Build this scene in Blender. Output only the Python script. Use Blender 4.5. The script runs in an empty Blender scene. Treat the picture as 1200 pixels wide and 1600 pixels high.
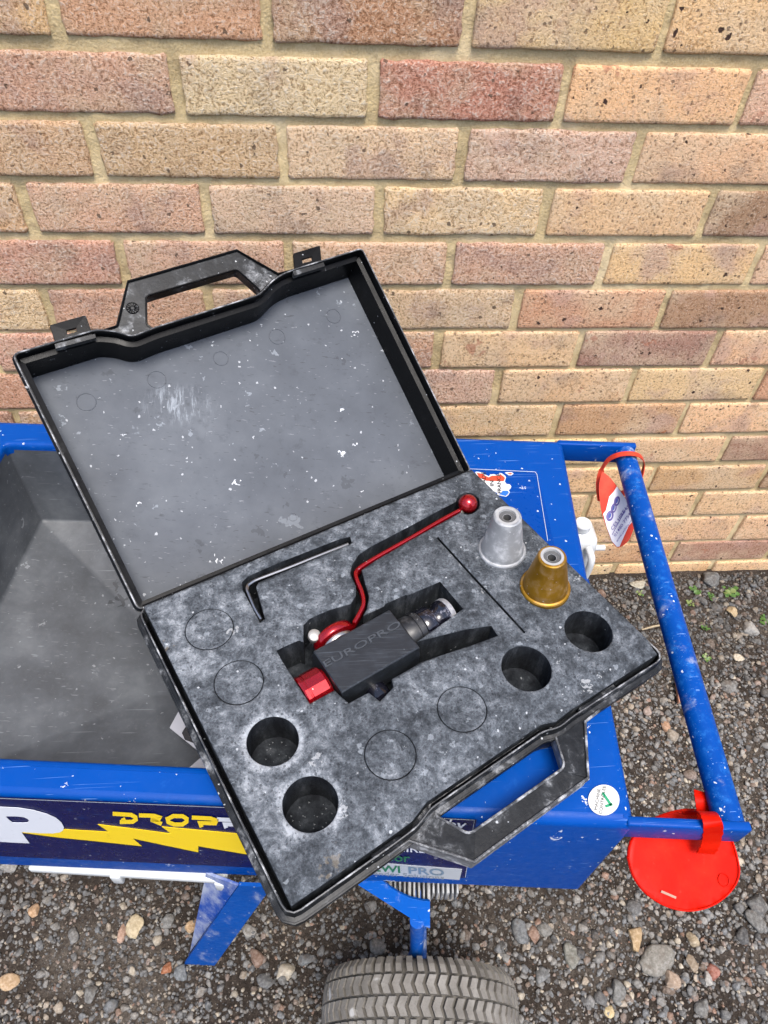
import bpy, bmesh, math, random
import numpy as np
from mathutils import Vector, Matrix, noise
from mathutils.geometry import delaunay_2d_cdt

random.seed(7)
RNG = np.random.default_rng(7)
SC = bpy.context.scene
COL = SC.collection

# ------------------------------------------------------------------ camera
FPX = 1140.01                                  # focal length in pixels of a 1200 x 1600 frame
CAMPOS = np.array([0.37337, -0.93583, 1.32821])


def _rod(w):
    w = np.array(w); t = np.linalg.norm(w); k = w / t
    K = np.array([[0, -k[2], k[1]], [k[2], 0, -k[0]], [-k[1], k[0], 0]])
    return np.eye(3) + math.sin(t) * K + (1 - math.cos(t)) * K @ K


CAMR = _rod([0.846766, -0.085646, 0.0118373]) @ np.array([[1, 0, 0], [0, 0, -1], [0, 1, 0]], float)
cam_data = bpy.data.cameras.new('camera')
cam_data.sensor_fit = 'VERTICAL'
cam_data.sensor_height = 36.0
cam_data.lens = FPX / 1600 * 36.0
cam_data.clip_start = 0.02
cam_data.clip_end = 500
cam = bpy.data.objects.new('camera', cam_data)
COL.objects.link(cam)
M = Matrix.Identity(4)
for i in range(3):
    M[i][0] = CAMR[0][i]; M[i][1] = -CAMR[1][i]; M[i][2] = -CAMR[2][i]; M[i][3] = CAMPOS[i]
cam.matrix_world = M
SC.camera = cam

# ------------------------------------------------------------------ sky, sun, exposure
SUN_EL, SUN_AZ = 69.0, 168.0                   # azimuth measured clockwise from +Y
world = bpy.data.worlds.new('World')
SC.world = world
world.use_nodes = True
wn = world.node_tree
wn.nodes.clear()
sky = wn.nodes.new('ShaderNodeTexSky')
sky.sky_type = 'NISHITA'
sky.sun_disc = False
sky.sun_elevation = math.radians(SUN_EL)
sky.sun_rotation = math.radians(SUN_AZ)
sky.air_density = 0.8
sky.dust_density = 3.0
sky.ozone_density = 1.0
bg = wn.nodes.new('ShaderNodeBackground')
bg.inputs['Strength'].default_value = 0.125
wo = wn.nodes.new('ShaderNodeOutputWorld')
wn.links.new(sky.outputs[0], bg.inputs['Color'])
wn.links.new(bg.outputs[0], wo.inputs['Surface'])

sd = bpy.data.lights.new('sun', 'SUN')
sd.energy = 1.5
sd.angle = math.radians(24)
sd.color = (1.0, 0.97, 0.93)
sun = bpy.data.objects.new('sun', sd)
COL.objects.link(sun)
_az, _el = math.radians(SUN_AZ), math.radians(SUN_EL)
sdir = Vector((math.sin(_az) * math.cos(_el), math.cos(_az) * math.cos(_el), math.sin(_el)))
sun.rotation_euler = sdir.to_track_quat('Z', 'Y').to_euler()
sun.location = sdir * 20

SC.view_settings.view_transform = 'Standard'
SC.view_settings.look = 'None'
SC.view_settings.gamma = 1.0
SC.view_settings.use_curve_mapping = False
SC.view_settings.exposure = 1.69
SC.cycles.adaptive_threshold = 0.02
SC.cycles.max_bounces = 6
SC.cycles.diffuse_bounces = 3
SC.cycles.glossy_bounces = 3
SC.cycles.caustics_reflective = False
SC.cycles.caustics_refractive = False


# ------------------------------------------------------------------ picture point -> point of the place
def ray(x, y):
    return CAMR.T @ np.array([(x - 600) / FPX, (y - 800) / FPX, 1.0])


def U(x, y, z):
    d = ray(x, y); return Vector(CAMPOS + d * (z - CAMPOS[2]) / d[2])


def UPL(pt, n):
    pt = np.array(pt); n = np.array(n)
    def f(x, y, off=0.0):
        d = ray(x, y); return Vector(CAMPOS + d * (((pt - CAMPOS) @ n + off) / (d @ n)))
    return f


def UZ(z):
    return lambda x, y, off=0.0: U(x, y, z + off)


# ------------------------------------------------------------------ node helpers
def lin(c):
    return tuple(((v / 255) / 12.92 if v / 255 <= .04045 else ((v / 255 + .055) / 1.055) ** 2.4) for v in c)


class Mat:
    def __init__(self, name):
        self.k = .60                               # common scale of the base colours
        self.m = bpy.data.materials.new(name); self.m.use_nodes = True
        self.t = self.m.node_tree; self.t.nodes.clear()
        self.out = self.t.nodes.new('ShaderNodeOutputMaterial')
        self.p = self.t.nodes.new('ShaderNodeBsdfPrincipled')
        self.t.links.new(self.p.outputs[0], self.out.inputs[0])

    def put(self, sock, v):
        if isinstance(v, bpy.types.NodeSocket): self.t.links.new(v, sock)
        elif isinstance(v, (tuple, list)) and sock.type == 'RGBA' and len(v) == 3: sock.default_value = (*v, 1)
        else: sock.default_value = v

    def set(self, **k):
        N = dict(col='Base Color', rough='Roughness', metal='Metallic', spec='Specular IOR Level', coat='Coat Weight', coatr='Coat Roughness',
                 trans='Transmission Weight', sss='Subsurface Weight', normal='Normal', ior='IOR')
        for a, v in k.items():
            if a == 'col' and self.k != 1:
                v = self.mix(1.0, v, (self.k,) * 3, 'MULTIPLY') if isinstance(v, bpy.types.NodeSocket) else tuple(q * self.k for q in v[:3])
            self.put(self.p.inputs[N[a]], v)
        return self

    def pos(self):
        return self.t.nodes.new('ShaderNodeNewGeometry').outputs['Position']

    def objc(self):
        return self.t.nodes.new('ShaderNodeTexCoord').outputs['Object']

    def info(self, o):
        return self.t.nodes.new('ShaderNodeObjectInfo').outputs[o]

    def attr(self, n):
        a = self.t.nodes.new('ShaderNodeAttribute'); a.attribute_name = n; return a.outputs['Color']

    def math(self, op, a, b=0.0, clamp=False):
        n = self.t.nodes.new('ShaderNodeMath'); n.operation = op; n.use_clamp = clamp
        self.put(n.inputs[0], a); self.put(n.inputs[1], b); return n.outputs[0]

    def vmath(self, op, a, b):
        n = self.t.nodes.new('ShaderNodeVectorMath'); n.operation = op
        self.put(n.inputs[0], a); self.put(n.inputs[1], b); return n.outputs[0]

    def mapping(self, vec, rot=(0, 0, 0), scale=(1, 1, 1), loc=(0, 0, 0)):
        n = self.t.nodes.new('ShaderNodeMapping')
        self.put(n.inputs['Vector'], vec); n.inputs['Rotation'].default_value = rot
        n.inputs['Scale'].default_value = scale; n.inputs['Location'].default_value = loc
        return n.outputs[0]

    def noise(self, vec, scale, detail=4, rough=.55, dist=0.0, col=False):
        n = self.t.nodes.new('ShaderNodeTexNoise')
        self.put(n.inputs['Vector'], vec); n.inputs['Scale'].default_value = scale
        n.inputs['Detail'].default_value = detail; n.inputs['Roughness'].default_value = rough
        n.inputs['Distortion'].default_value = dist
        return n.outputs['Color' if col else 'Fac']

    def voro(self, vec, scale, feature='F1', rnd=1.0):
        n = self.t.nodes.new('ShaderNodeTexVoronoi'); n.feature = feature
        self.put(n.inputs['Vector'], vec); n.inputs['Scale'].default_value = scale
        n.inputs['Randomness'].default_value = rnd
        return n

    def ramp(self, fac, pts):
        n = self.t.nodes.new('ShaderNodeValToRGB'); self.put(n.inputs[0], fac)
        e = n.color_ramp.elements
        while len(e) < len(pts): e.new(.5)
        for el, (p, c) in zip(e, pts):
            el.position = p
            el.color = (c, c, c, 1) if isinstance(c, (int, float)) else (*c, 1)
        return n.outputs[0]

    def step(self, v, lo, hi):
        n = self.t.nodes.new('ShaderNodeMapRange'); n.interpolation_type = 'SMOOTHSTEP'
        self.put(n.inputs['Value'], v); n.inputs['From Min'].default_value = lo; n.inputs['From Max'].default_value = hi
        return n.outputs[0]

    def mix(self, f, a, b, mode='MIX'):
        n = self.t.nodes.new('ShaderNodeMix'); n.data_type = 'RGBA'; n.blend_type = mode
        self.put(n.inputs[0], f); self.put(n.inputs[6], a); self.put(n.inputs[7], b); return n.outputs[2]

    def warp(self, vec, scale, amt):
        c = self.noise(vec, scale, 3, col=True)
        d = self.vmath('SUBTRACT', c, (.5, .5, .5))
        return self.vmath('ADD', vec, self.vmath('MULTIPLY', d, (amt, amt, amt)))

    def flecks(self, vec, scale, rmax, power=3.0, warp=0.0, wscale=None):
        """irregular dots of very different size, few of them big"""
        v = self.warp(vec, wscale or scale * 2.5, warp / scale) if warp else vec
        n = self.voro(v, scale)
        sep = self.t.nodes.new('ShaderNodeSeparateColor'); self.put(sep.inputs[0], n.outputs['Color'])
        r = self.math('MULTIPLY', self.math('POWER', sep.outputs[0], power), rmax)
        d = self.math('SUBTRACT', r, n.outputs['Distance'])
        return self.step(d, 0.0, rmax * .18)

    def scratches(self, vec, rot, scale, thr=.70, stretch=40):
        v = self.mapping(vec, rot=rot, scale=(1, stretch, stretch))
        a = self.noise(v, scale, 2, .5)
        return self.step(a, thr, thr + .05)

    def bump(self, h, strength=.3, dist=.001, normal=None):
        n = self.t.nodes.new('ShaderNodeBump'); self.put(n.inputs['Height'], h)
        n.inputs['Strength'].default_value = strength; n.inputs['Distance'].default_value = dist
        if normal is not None: self.put(n.inputs['Normal'], normal)
        return n.outputs[0]


MATS = {}


def plain(name, col, rough=.5, metal=0.0, **k):
    if name not in MATS:
        m = Mat(name); m.set(col=col, rough=rough, metal=metal, **k); MATS[name] = m.m
    return MATS[name]


def LIDPT(x, y):
    hl, hr = U(224, 947, .705), U(737, 733, .705)
    ex = (hr - hl).normalized(); ey = Vector((-ex.y, ex.x, 0)); a = math.radians(32.5)
    n = ex.cross(ey * math.cos(a) + Vector((0, 0, math.sin(a)))).normalized()
    return UPL(hl - Vector((0, 0, .012)) + ey * .006 - n * .0518, n)(x, y)


# ---- brick, two kinds
def brick_material(name, rough_face):
    m = Mat(name); m.k = 1
    rnd = m.info('Random')
    off = m.t.nodes.new('ShaderNodeCombineXYZ')
    m.put(off.inputs[0], m.math('MULTIPLY', rnd, 37.0)); m.put(off.inputs[1], m.math('MULTIPLY', rnd, 11.0)); m.put(off.inputs[2], m.math('MULTIPLY', rnd, 71.0))
    v = m.vmath('ADD', m.objc(), off.outputs[0])
    base = m.info('Color')
    n1 = m.noise(v, 10, 3, .6)
    n2 = m.noise(m.vmath('ADD', v, (5.2, 1.3, 3.3)), 13, 3, .6)
    n3 = m.noise(m.vmath('ADD', v, (1.7, 9.1, 4.4)), 15, 3, .6)
    grain = m.noise(v, 300 if rough_face else 420, 4, .75)
    c = m.mix(m.step(n1, .42, .66), base, m.mix(.55, base, (.72, .55, .36)))
    c = m.mix(m.math('MULTIPLY', m.step(n2, .52, .70), .6), c, (.52, .33, .26))
    c = m.mix(m.math('MULTIPLY', m.step(n3, .56, .76), .42), c, (.22, .16, .135))
    if rough_face:
        crag = m.noise(v, 150, 5, .82)
        gm = m.math('ADD', m.math('MULTIPLY', grain, .5), m.math('MULTIPLY', crag, .5))
        c = m.mix(m.step(gm, .39, .50), m.mix(1.0, c, (.50, .43, .37), 'MULTIPLY'), c)
        c = m.mix(m.math('MULTIPLY', m.step(gm, .52, .62), .55), c, (.88, .79, .66))
        pits = m.math('MULTIPLY', m.flecks(v, 115, .36, 5.0, .9), .85)
        c = m.mix(pits, c, (.13, .085, .055))
        h = m.math('ADD', m.math('MULTIPLY', grain, .5), m.math('MULTIPLY', crag, 1.0))
        nrm = m.bump(h, 1.0, .0075)
    else:
        grain2 = m.noise(v, 260, 5, .82)
        c = m.mix(m.step(grain2, .40, .50), m.mix(1.0, c, (.56, .49, .42), 'MULTIPLY'), c)
        c = m.mix(m.math('MULTIPLY', m.step(grain, .54, .66), .45), c, (.84, .73, .57))
        pits = m.flecks(v, 80, .28, 5.0, .7)
        pits2 = m.flecks(m.vmath('ADD', v, (3, 1, 2)), 170, .42, 3.0, .6)
        c = m.mix(m.math('MULTIPLY', pits2, .7), c, (.17, .105, .065))
        c = m.mix(pits, c, (.07, .04, .03))
        red = m.math('MULTIPLY', m.flecks(m.vmath('ADD', v, (8, 1, 5)), 22, .34, 7.0, 1.2, 70), .6)
        c = m.mix(red, c, (.42, .17, .10))
        h = m.math('SUBTRACT', m.math('ADD', grain2, m.math('MULTIPLY', grain, .5)), m.math('MULTIPLY', m.math('ADD', pits, pits2, True), .7))
        nrm = m.bump(h, .95, .0048)
    orange = m.math('MULTIPLY', m.flecks(m.vmath('ADD', v, (4, 7, 1)), 15, .20, 12.0, 1.0, 60), .7)
    c = m.mix(orange, c, (.48, .17, .06))
    m.set(col=c, rough=.95, spec=.15, normal=nrm)
    return m.m


def mortar_material():
    m = Mat('mortar'); m.k = 1; v = m.pos()
    n = m.noise(v, 7, 5, .6); g = m.noise(v, 420, 4, .7)
    c = m.ramp(n, [(.3, (.30, .222, .105)), (.5, (.43, .328, .165)), (.7, (.60, .475, .28))])
    c = m.mix(m.math('MULTIPLY', m.step(g, .35, .7), .35), c, (.66, .54, .36))
    c = m.mix(m.math('MULTIPLY', m.step(m.noise(v, 60, 3), .58, .75), .4), c, (.22, .15, .08))
    h = m.math('ADD', m.noise(v, 260, 5, .7), m.math('MULTIPLY', m.noise(v, 45, 3), 1.5))
    m.set(col=c, rough=.95, spec=.15, normal=m.bump(h, .7, .003))
    return m.m


def soil_material():
    m = Mat('soil'); m.k = .57; v = m.pos()
    n = m.noise(v, 5, 6, .6); g = m.noise(v, 160, 5, .7); f = m.noise(v, 500, 4, .7)
    c = m.ramp(n, [(.30, (.050, .038, .029)), (.50, (.092, .073, .057)), (.70, (.190, .162, .132))])
    c = m.mix(m.step(g, .35, .68), m.mix(1.0, c, (.5, .47, .45), 'MULTIPLY'), c)
    c = m.mix(m.math('MULTIPLY', m.flecks(v, 260, .42, 2.0, .4), .8), c, (.27, .235, .19))
    c = m.mix(m.math('MULTIPLY', m.flecks(m.vmath('ADD', v, (3, 3, 0)), 170, .36, 2.5, .4), .7), c, (.10, .10, .10))
    m.set(col=c, rough=.95, spec=.2, normal=m.bump(m.math('ADD', g, m.math('MULTIPLY', f, .5)), .9, .006))
    return m.m


def stone_material():
    m = Mat('gravel_stone'); m.k = .57; v = m.pos()
    c = m.attr('Col')
    g = m.noise(v, 220, 5, .65); f = m.noise(v, 60, 4, .6)
    c = m.mix(m.step(g, .35, .7), m.mix(1.0, c, (.70, .68, .66), 'MULTIPLY'), m.mix(.14, c, (.75, .72, .66)))
    c = m.mix(m.math('MULTIPLY', m.step(f, .52, .72), .55), c, (.12, .088, .06))
    m.set(col=c, rough=.85, spec=.3, normal=m.bump(g, .5, .0025))
    return m.m


def single_stone_material():
    m = Mat('single_stone'); m.k = .57; v = m.pos()
    c = m.info('Color')
    g = m.noise(v, 200, 5, .65); f = m.noise(v, 45, 4, .6)
    c = m.mix(m.step(g, .35, .7), m.mix(1.0, c, (.70, .68, .66), 'MULTIPLY'), m.mix(.16, c, (.75, .72, .66)))
    c = m.mix(m.math('MULTIPLY', m.step(f, .52, .72), .5), c, (.14, .10, .07))
    m.set(col=c, rough=.85, spec=.3, normal=m.bump(g, .5, .003))
    return m.m


def foam_material():
    m = Mat('dusty_foam'); m.k = .73; v = m.pos()
    w = m.warp(v, 26, .022)
    n1 = m.noise(w, 24, 5, .62); n2 = m.noise(w, 95, 6, .80); n3 = m.noise(v, 420, 3, .8)
    s = m.math('ADD', m.math('MULTIPLY', n1, .38), m.math('MULTIPLY', n2, .62))
    s = m.math('ADD', s, m.math('MULTIPLY', m.math('SUBTRACT', n3, .5), .20))
    # dust lies thicker towards the hinge end and round the open holes
    sep = m.t.nodes.new('ShaderNodeSeparateXYZ'); m.put(sep.inputs[0], v)
    s = m.math('ADD', s, m.math('MULTIPLY', m.math('SUBTRACT', .42, sep.outputs[0]), .13))
    for cx, cy, r, k in ((920, 985, .0225, .05), (823, 1043, .0225, .03), (426, 1157, .0225, .13), (485, 1255, .0225, .13)):
        c0 = U(cx, cy, .705)
        d = m.t.nodes.new('ShaderNodeVectorMath'); d.operation = 'DISTANCE'
        m.put(d.inputs[0], m.warp(v, 60, .010)); d.inputs[1].default_value = (c0.x, c0.y, .705)
        ring = m.math('MULTIPLY', m.step(d.outputs['Value'], r + .011, r + .001), k)
        s = m.math('ADD', s, ring)
    c = m.ramp(s, [(.345, (.019, .0215, .025)), (.44, (.043, .049, .056)), (.515, (.086, .096, .108)), (.585, (.158, .172, .188)), (.70, (.36, .38, .40))])
    c = m.mix(m.math('MULTIPLY', m.flecks(m.vmath('ADD', v, (1.1, 6.2, 0)), 110, .40, 4.0, 1.0, 260), .35), c, (.36, .39, .42))
    pores = m.flecks(v, 300, .46, 1.6, .5)
    c = m.mix(m.math('MULTIPLY', pores, .55), c, (.014, .015, .018))
    c = m.mix(m.math('MULTIPLY', m.flecks(v, 230, .34, 40.0, .5), .6), c, (.58, .60, .62))
    c = m.mix(m.math('MULTIPLY', m.flecks(m.vmath('ADD', v, (3.1, 1.2, 0)), 50, .36, 12.0, 1.4, 210), .40), c, (.56, .57, .57))
    c = m.mix(m.math('MULTIPLY', m.flecks(m.vmath('ADD', v, (7.1, 4.2, 0)), 19, .30, 9.0, .9, 90), .22), c, (.30, .22, .12))
    m.set(col=c, rough=.88, spec=.15, normal=m.bump(m.math('ADD', n3, m.math('MULTIPLY', n2, .8)), .4, .0016))
    return m.m


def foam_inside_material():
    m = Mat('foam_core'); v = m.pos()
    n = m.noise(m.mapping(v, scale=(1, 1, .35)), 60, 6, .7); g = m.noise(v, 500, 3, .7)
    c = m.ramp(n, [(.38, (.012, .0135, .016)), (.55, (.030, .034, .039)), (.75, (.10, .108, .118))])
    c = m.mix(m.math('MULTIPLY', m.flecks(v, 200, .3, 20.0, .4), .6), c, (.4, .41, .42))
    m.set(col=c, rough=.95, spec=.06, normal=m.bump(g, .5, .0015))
    return m.m


def lid_panel_material():
    m = Mat('scuffed_lid_panel'); m.k = .68; v = m.pos()
    n1 = m.noise(v, 9, 6, .6); n2 = m.noise(v, 60, 6, .7)
    c = m.ramp(n1, [(.32, (.078, .086, .099)), (.52, (.100, .110, .125)), (.72, (.130, .142, .158))])
    c = m.mix(m.math('MULTIPLY', m.step(n2, .56, .74), .4), c, (.055, .058, .065))
    for r, sc_, th, a, colr in ((.5, 7, .70, .35, (.045, .047, .052)), (-.35, 6, .71, .25, (.05, .052, .058)), (1.25, 8, .71, .30, (.30, .31, .33)), (2.2, 6, .72, .25, (.04, .04, .045))):
        c = m.mix(m.math('MULTIPLY', m.scratches(v, (0, 0, r), sc_ * 1.7, th - .02, 30), a * 1.5), c, colr)
    c = m.mix(m.math('MULTIPLY', m.flecks(m.vmath('ADD', v, (1, 5, 2)), 30, .32, 4.0, 1.1, 110), .35), c, (.032, .034, .038))
    c = m.mix(m.math('MULTIPLY', m.flecks(m.vmath('ADD', v, (9, 2, 2)), 24, .30, 6.0, 1.3, 60), .20), c, (.42, .46, .50))
    cs = LIDPT(278, 632)
    d = m.t.nodes.new('ShaderNodeVectorMath'); d.operation = 'DISTANCE'
    m.put(d.inputs[0], m.vmath('MULTIPLY', v, (.75, 1.3, 1.3))); d.inputs[1].default_value = (cs.x * .75, cs.y * 1.3, cs.z * 1.3)
    st = m.noise(m.mapping(v, rot=(0, 0, .5), scale=(1.6, .35, .35)), 130, 5, .7)
    sm = m.math('MULTIPLY', m.step(d.outputs['Value'], .040, .010), m.step(st, .47, .66))
    c = m.mix(m.math('MULTIPLY', sm, .55), c, (.42, .46, .50))
    sm2 = m.math('MULTIPLY', m.step(d.outputs['Value'], .046, .016), m.step(m.noise(m.vmath('ADD', v, (1, 1, 1)), 110, 4, .7), .52, .7))
    c = m.mix(m.math('MULTIPLY', sm2, .5), c, (.03, .032, .036))
    c = m.mix(m.math('MULTIPLY', m.flecks(m.vmath('ADD', v, (6, 2, 9)), 60, .34, 7.0, 1.3, 150), .35), c, (.40, .44, .48))
    c = m.mix(m.math('MULTIPLY', m.flecks(v, 190, .36, 15.0, .9), .65), c, (.56, .58, .60))
    c = m.mix(m.math('MULTIPLY', m.flecks(m.vmath('ADD', v, (4, 4, 4)), 48, .24, 13.0, 1.1, 150), .85), c, (.68, .70, .72))
    m.set(col=c, rough=m.ramp(n2, [(.3, .50), (.7, .62)]), spec=.12, normal=m.bump(n2, .05, .001))
    return m.m


def black_plastic_material():
    m = Mat('black_plastic'); v = m.pos()
    n = m.noise(v, 40, 6, .68); f = m.noise(v, 300, 4, .7)
    c = m.mix(m.math('MULTIPLY', m.step(n, .58, .80), .14), (.004, .0044, .005), (.16, .17, .18))
    c = m.mix(m.math('MULTIPLY', m.flecks(v, 260, .30, 22.0, .5), .85), c, (.5, .52, .54))
    c = m.mix(m.math('MULTIPLY', m.flecks(m.vmath('ADD', v, (2, 6, 3)), 60, .24, 10.0, 1.0, 200), .75), c, (.55, .56, .57))
    m.set(col=c, rough=m.ramp(n, [(.35, .24), (.65, .42)]), spec=.10, normal=m.bump(f, .10, .0008))
    return m.m


def worn_plastic_material():
    m = Mat('scuffed_black_plastic'); v = m.pos()
    n = m.noise(m.warp(v, 50, .02), 34, 7, .7); f = m.noise(v, 260, 5, .7)
    c = m.ramp(n, [(.44, (.007, .008, .009)), (.54, (.022, .024, .026)), (.60, (.12, .125, .13)), (.72, (.46, .47, .48))])
    c = m.mix(m.math('MULTIPLY', m.step(f, .45, .7), .5), c, (.014, .015, .016))
    c = m.mix(m.math('MULTIPLY', m.flecks(v, 200, .30, 12, .6), .9), c, (.55, .57, .58))
    m.set(col=c, rough=.42, spec=.22, normal=m.bump(f, .25, .001))
    return m.m


def blue_material(name, base, fleck=1.0, rough=.30, dusty=0.0, wear=.22):
    m = Mat(name); v = m.pos()
    n = m.noise(v, 6, 4, .55); n2 = m.noise(v, 90, 5, .7)
    c = m.mix(n, tuple(b * .80 for b in base), tuple(min(1, b * 1.15) for b in base))
    haze = m.math('MULTIPLY', m.step(n2, .56 - (wear - .22) * .12, .80), wear)
    c = m.mix(haze, c, (.02, .18, .58))
    for r, sc_, th, a in ((.3, 5, .715, .50), (-.9, 5, .72, .55), (1.5, 6, .725, .40), (2.4, 5, .725, .40)):
        c = m.mix(m.math('MULTIPLY', m.scratches(v, (0, 0, r), sc_ * 1.6, th - .015, 60), a * fleck), c, (.22, .40, .75))
    c = m.mix(m.math('MULTIPLY', m.flecks(v, 200, .30, 12.0, .8), .9 * fleck), c, (.72, .76, .82))
    c = m.mix(m.math('MULTIPLY', m.flecks(m.vmath('ADD', v, (3, 8, 1)), 46, .22, 8.0, 1.3, 190), .9 * fleck), c, (.76, .79, .84))
    if dusty:
        d = m.noise(m.mapping(v, rot=(.3, .5, .2), scale=(1, 1, .35)), 30, 6, .68)
        c = m.mix(m.math('MULTIPLY', m.step(d, .60 - dusty * .22, .80 - dusty * .1), .8), c, (.62, .66, .72))
    m.set(col=c, rough=m.ramp(n2, [(.35, rough), (.7, rough + .22)]), spec=.10, normal=m.bump(n, .05, .002))
    return m.m


def liner_material():
    m = Mat('hopper_liner'); m.k = .63; v = m.pos()
    n = m.noise(m.warp(v, 20, .03), 16, 6, .62); f = m.noise(v, 160, 5, .75)
    c = m.ramp(n, [(.32, (.058, .064, .072)), (.52, (.086, .095, .107)), (.70, (.130, .142, .156))])
    c = m.mix(m.math('MULTIPLY', m.step(f, .5, .75), .22), c, (.18, .185, .19))
    for r in (.4, 1.3, 2.3):
        c = m.mix(m.math('MULTIPLY', m.scratches(v, (0, 0, r), 8, .69, 34), .45), c, (.26, .28, .30))
    c = m.mix(m.math('MULTIPLY', m.step(m.noise(m.warp(v, 30, .02), 30, 6, .8), .60, .68), .35), c, (.24, .26, .28))
    c = m.mix(m.math('MULTIPLY', m.flecks(v, 26, .20, 7.0, .9, 110), .5), c, (.36, .38, .40))
    c = m.mix(m.math('MULTIPLY', m.flecks(m.vmath('ADD', v, (2, 2, 7)), 140, .30, 12.0, .7), .6), c, (.34, .36, .38))
    c = m.mix(m.math('MULTIPLY', m.flecks(m.vmath('ADD', v, (5, 1, 1)), 11, .16, 4.0, 1.0, 50), .7), c, (.018, .02, .024))
    m.set(col=c, rough=.5, spec=.45, normal=m.bump(f, .08, .001))
    return m.m


def tyre_material():
    m = Mat('dusty_tyre'); v = m.pos()
    n = m.noise(v, 30, 5, .6); g = m.noise(v, 350, 4, .7)
    c = m.ramp(n, [(.35, (.17, .157, .137)), (.55, (.25, .233, .205)), (.75, (.34, .322, .29))])
    c = m.mix(m.math('MULTIPLY', m.step(g, .5, .75), .4), c, (.09, .082, .07))
    sp = m.scratches(v, (0, .2, .1), 4.0, .66, 9)
    c = m.mix(m.math('MULTIPLY', sp, .8), c, (.62, .61, .58))
    m.set(col=c, rough=.9, spec=.2, normal=m.bump(g, .3, .001))
    return m.m


def nozzle_material(name, col, metal, rough, dust):
    m = Mat(name); v = m.pos()
    n = m.noise(v, 70, 6, .68)
    c = m.mix(m.math('MULTIPLY', m.step(n, .46, .70), dust), col, (.66, .67, .68))
    c = m.mix(m.math('MULTIPLY', m.flecks(v, 220, .28, 4.0, .5), .6), c, (.75, .75, .74))
    m.set(col=c, rough=m.ramp(n, [(.3, rough), (.7, rough + .25)]), metal=m.ramp(n, [(.42, metal), (.75, metal * (1 - dust))]), normal=m.bump(n, .06, .001))
    return m.m


def red_material():
    m = Mat('red_anodised'); v = m.pos()
    n = m.noise(v, 60, 5, .65)
    c = m.mix(m.math('MULTIPLY', m.step(n, .62, .8), .35), (.52, .005, .012), (.66, .06, .06))
    c = m.mix(m.math('MULTIPLY', m.flecks(v, 240, .28, 14, .5), .85), c, (.80, .70, .68))
    m.set(col=c, rough=m.ramp(n, [(.3, .14), (.7, .28)]), metal=.72, coat=.6, coatr=.05)
    m.k = .8; m.p.inputs['Coat IOR'].default_value = 1.5
    return m.m


def gun_material():
    m = Mat('gun_black'); m.k = .5; v = m.pos()
    n = m.noise(v, 70, 6, .68)
    c = m.mix(m.step(n, .42, .72), (.010, .012, .015), (.026, .031, .038))
    for r in (.5, .62, 2.0, 1.4):
        c = m.mix(m.math('MULTIPLY', m.scratches(v, (0, 0, r), 24, .66, 40), .4), c, (.13, .15, .17))
    c = m.mix(m.math('MULTIPLY', m.flecks(v, 150, .26, 12.0, .6), .9), c, (.5, .52, .54))
    m.set(col=c, rough=.42, spec=.5, normal=m.bump(n, .1, .001))
    return m.m


def worn_chrome_material():
    m = Mat('worn_fitting'); v = m.pos()
    n = m.noise(m.warp(v, 120, .006), 60, 6, .75)
    c = m.ramp(n, [(.52, (.007, .007, .012)), (.58, (.03, .03, .045)), (.63, (.26, .26, .30)), (.78, (.60, .60, .62))])
    m.set(col=c, rough=m.ramp(n, [(.5, .10), (.64, .5)]), spec=.6)
    return m.m


def orange_material(name, base):
    m = Mat(name); v = m.pos()
    n = m.noise(v, 22, 5, .65); f = m.noise(v, 170, 4, .7)
    c = m.mix(m.step(n, .40, .7), base, (min(1, base[0] * 1.05), base[1] * 1.7 + .006, base[2] * 1.7 + .003))
    c = m.mix(m.math('MULTIPLY', m.step(f, .62, .8), .12), c, (.85, .40, .26))
    m.set(col=c, rough=.42, spec=.08, normal=m.bump(n, .12, .003))
    return m.m


def worn_print(name, col, wear=.5):
    m = Mat(name); m.k = .92; v = m.pos()
    n = m.noise(v, 110, 5, .68)
    c = m.mix(m.math('MULTIPLY', m.step(n, .60, .72), wear), col, tuple(x * .45 + .01 for x in col))
    m.set(col=c, rough=.33, spec=.5)
    return m.m


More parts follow.
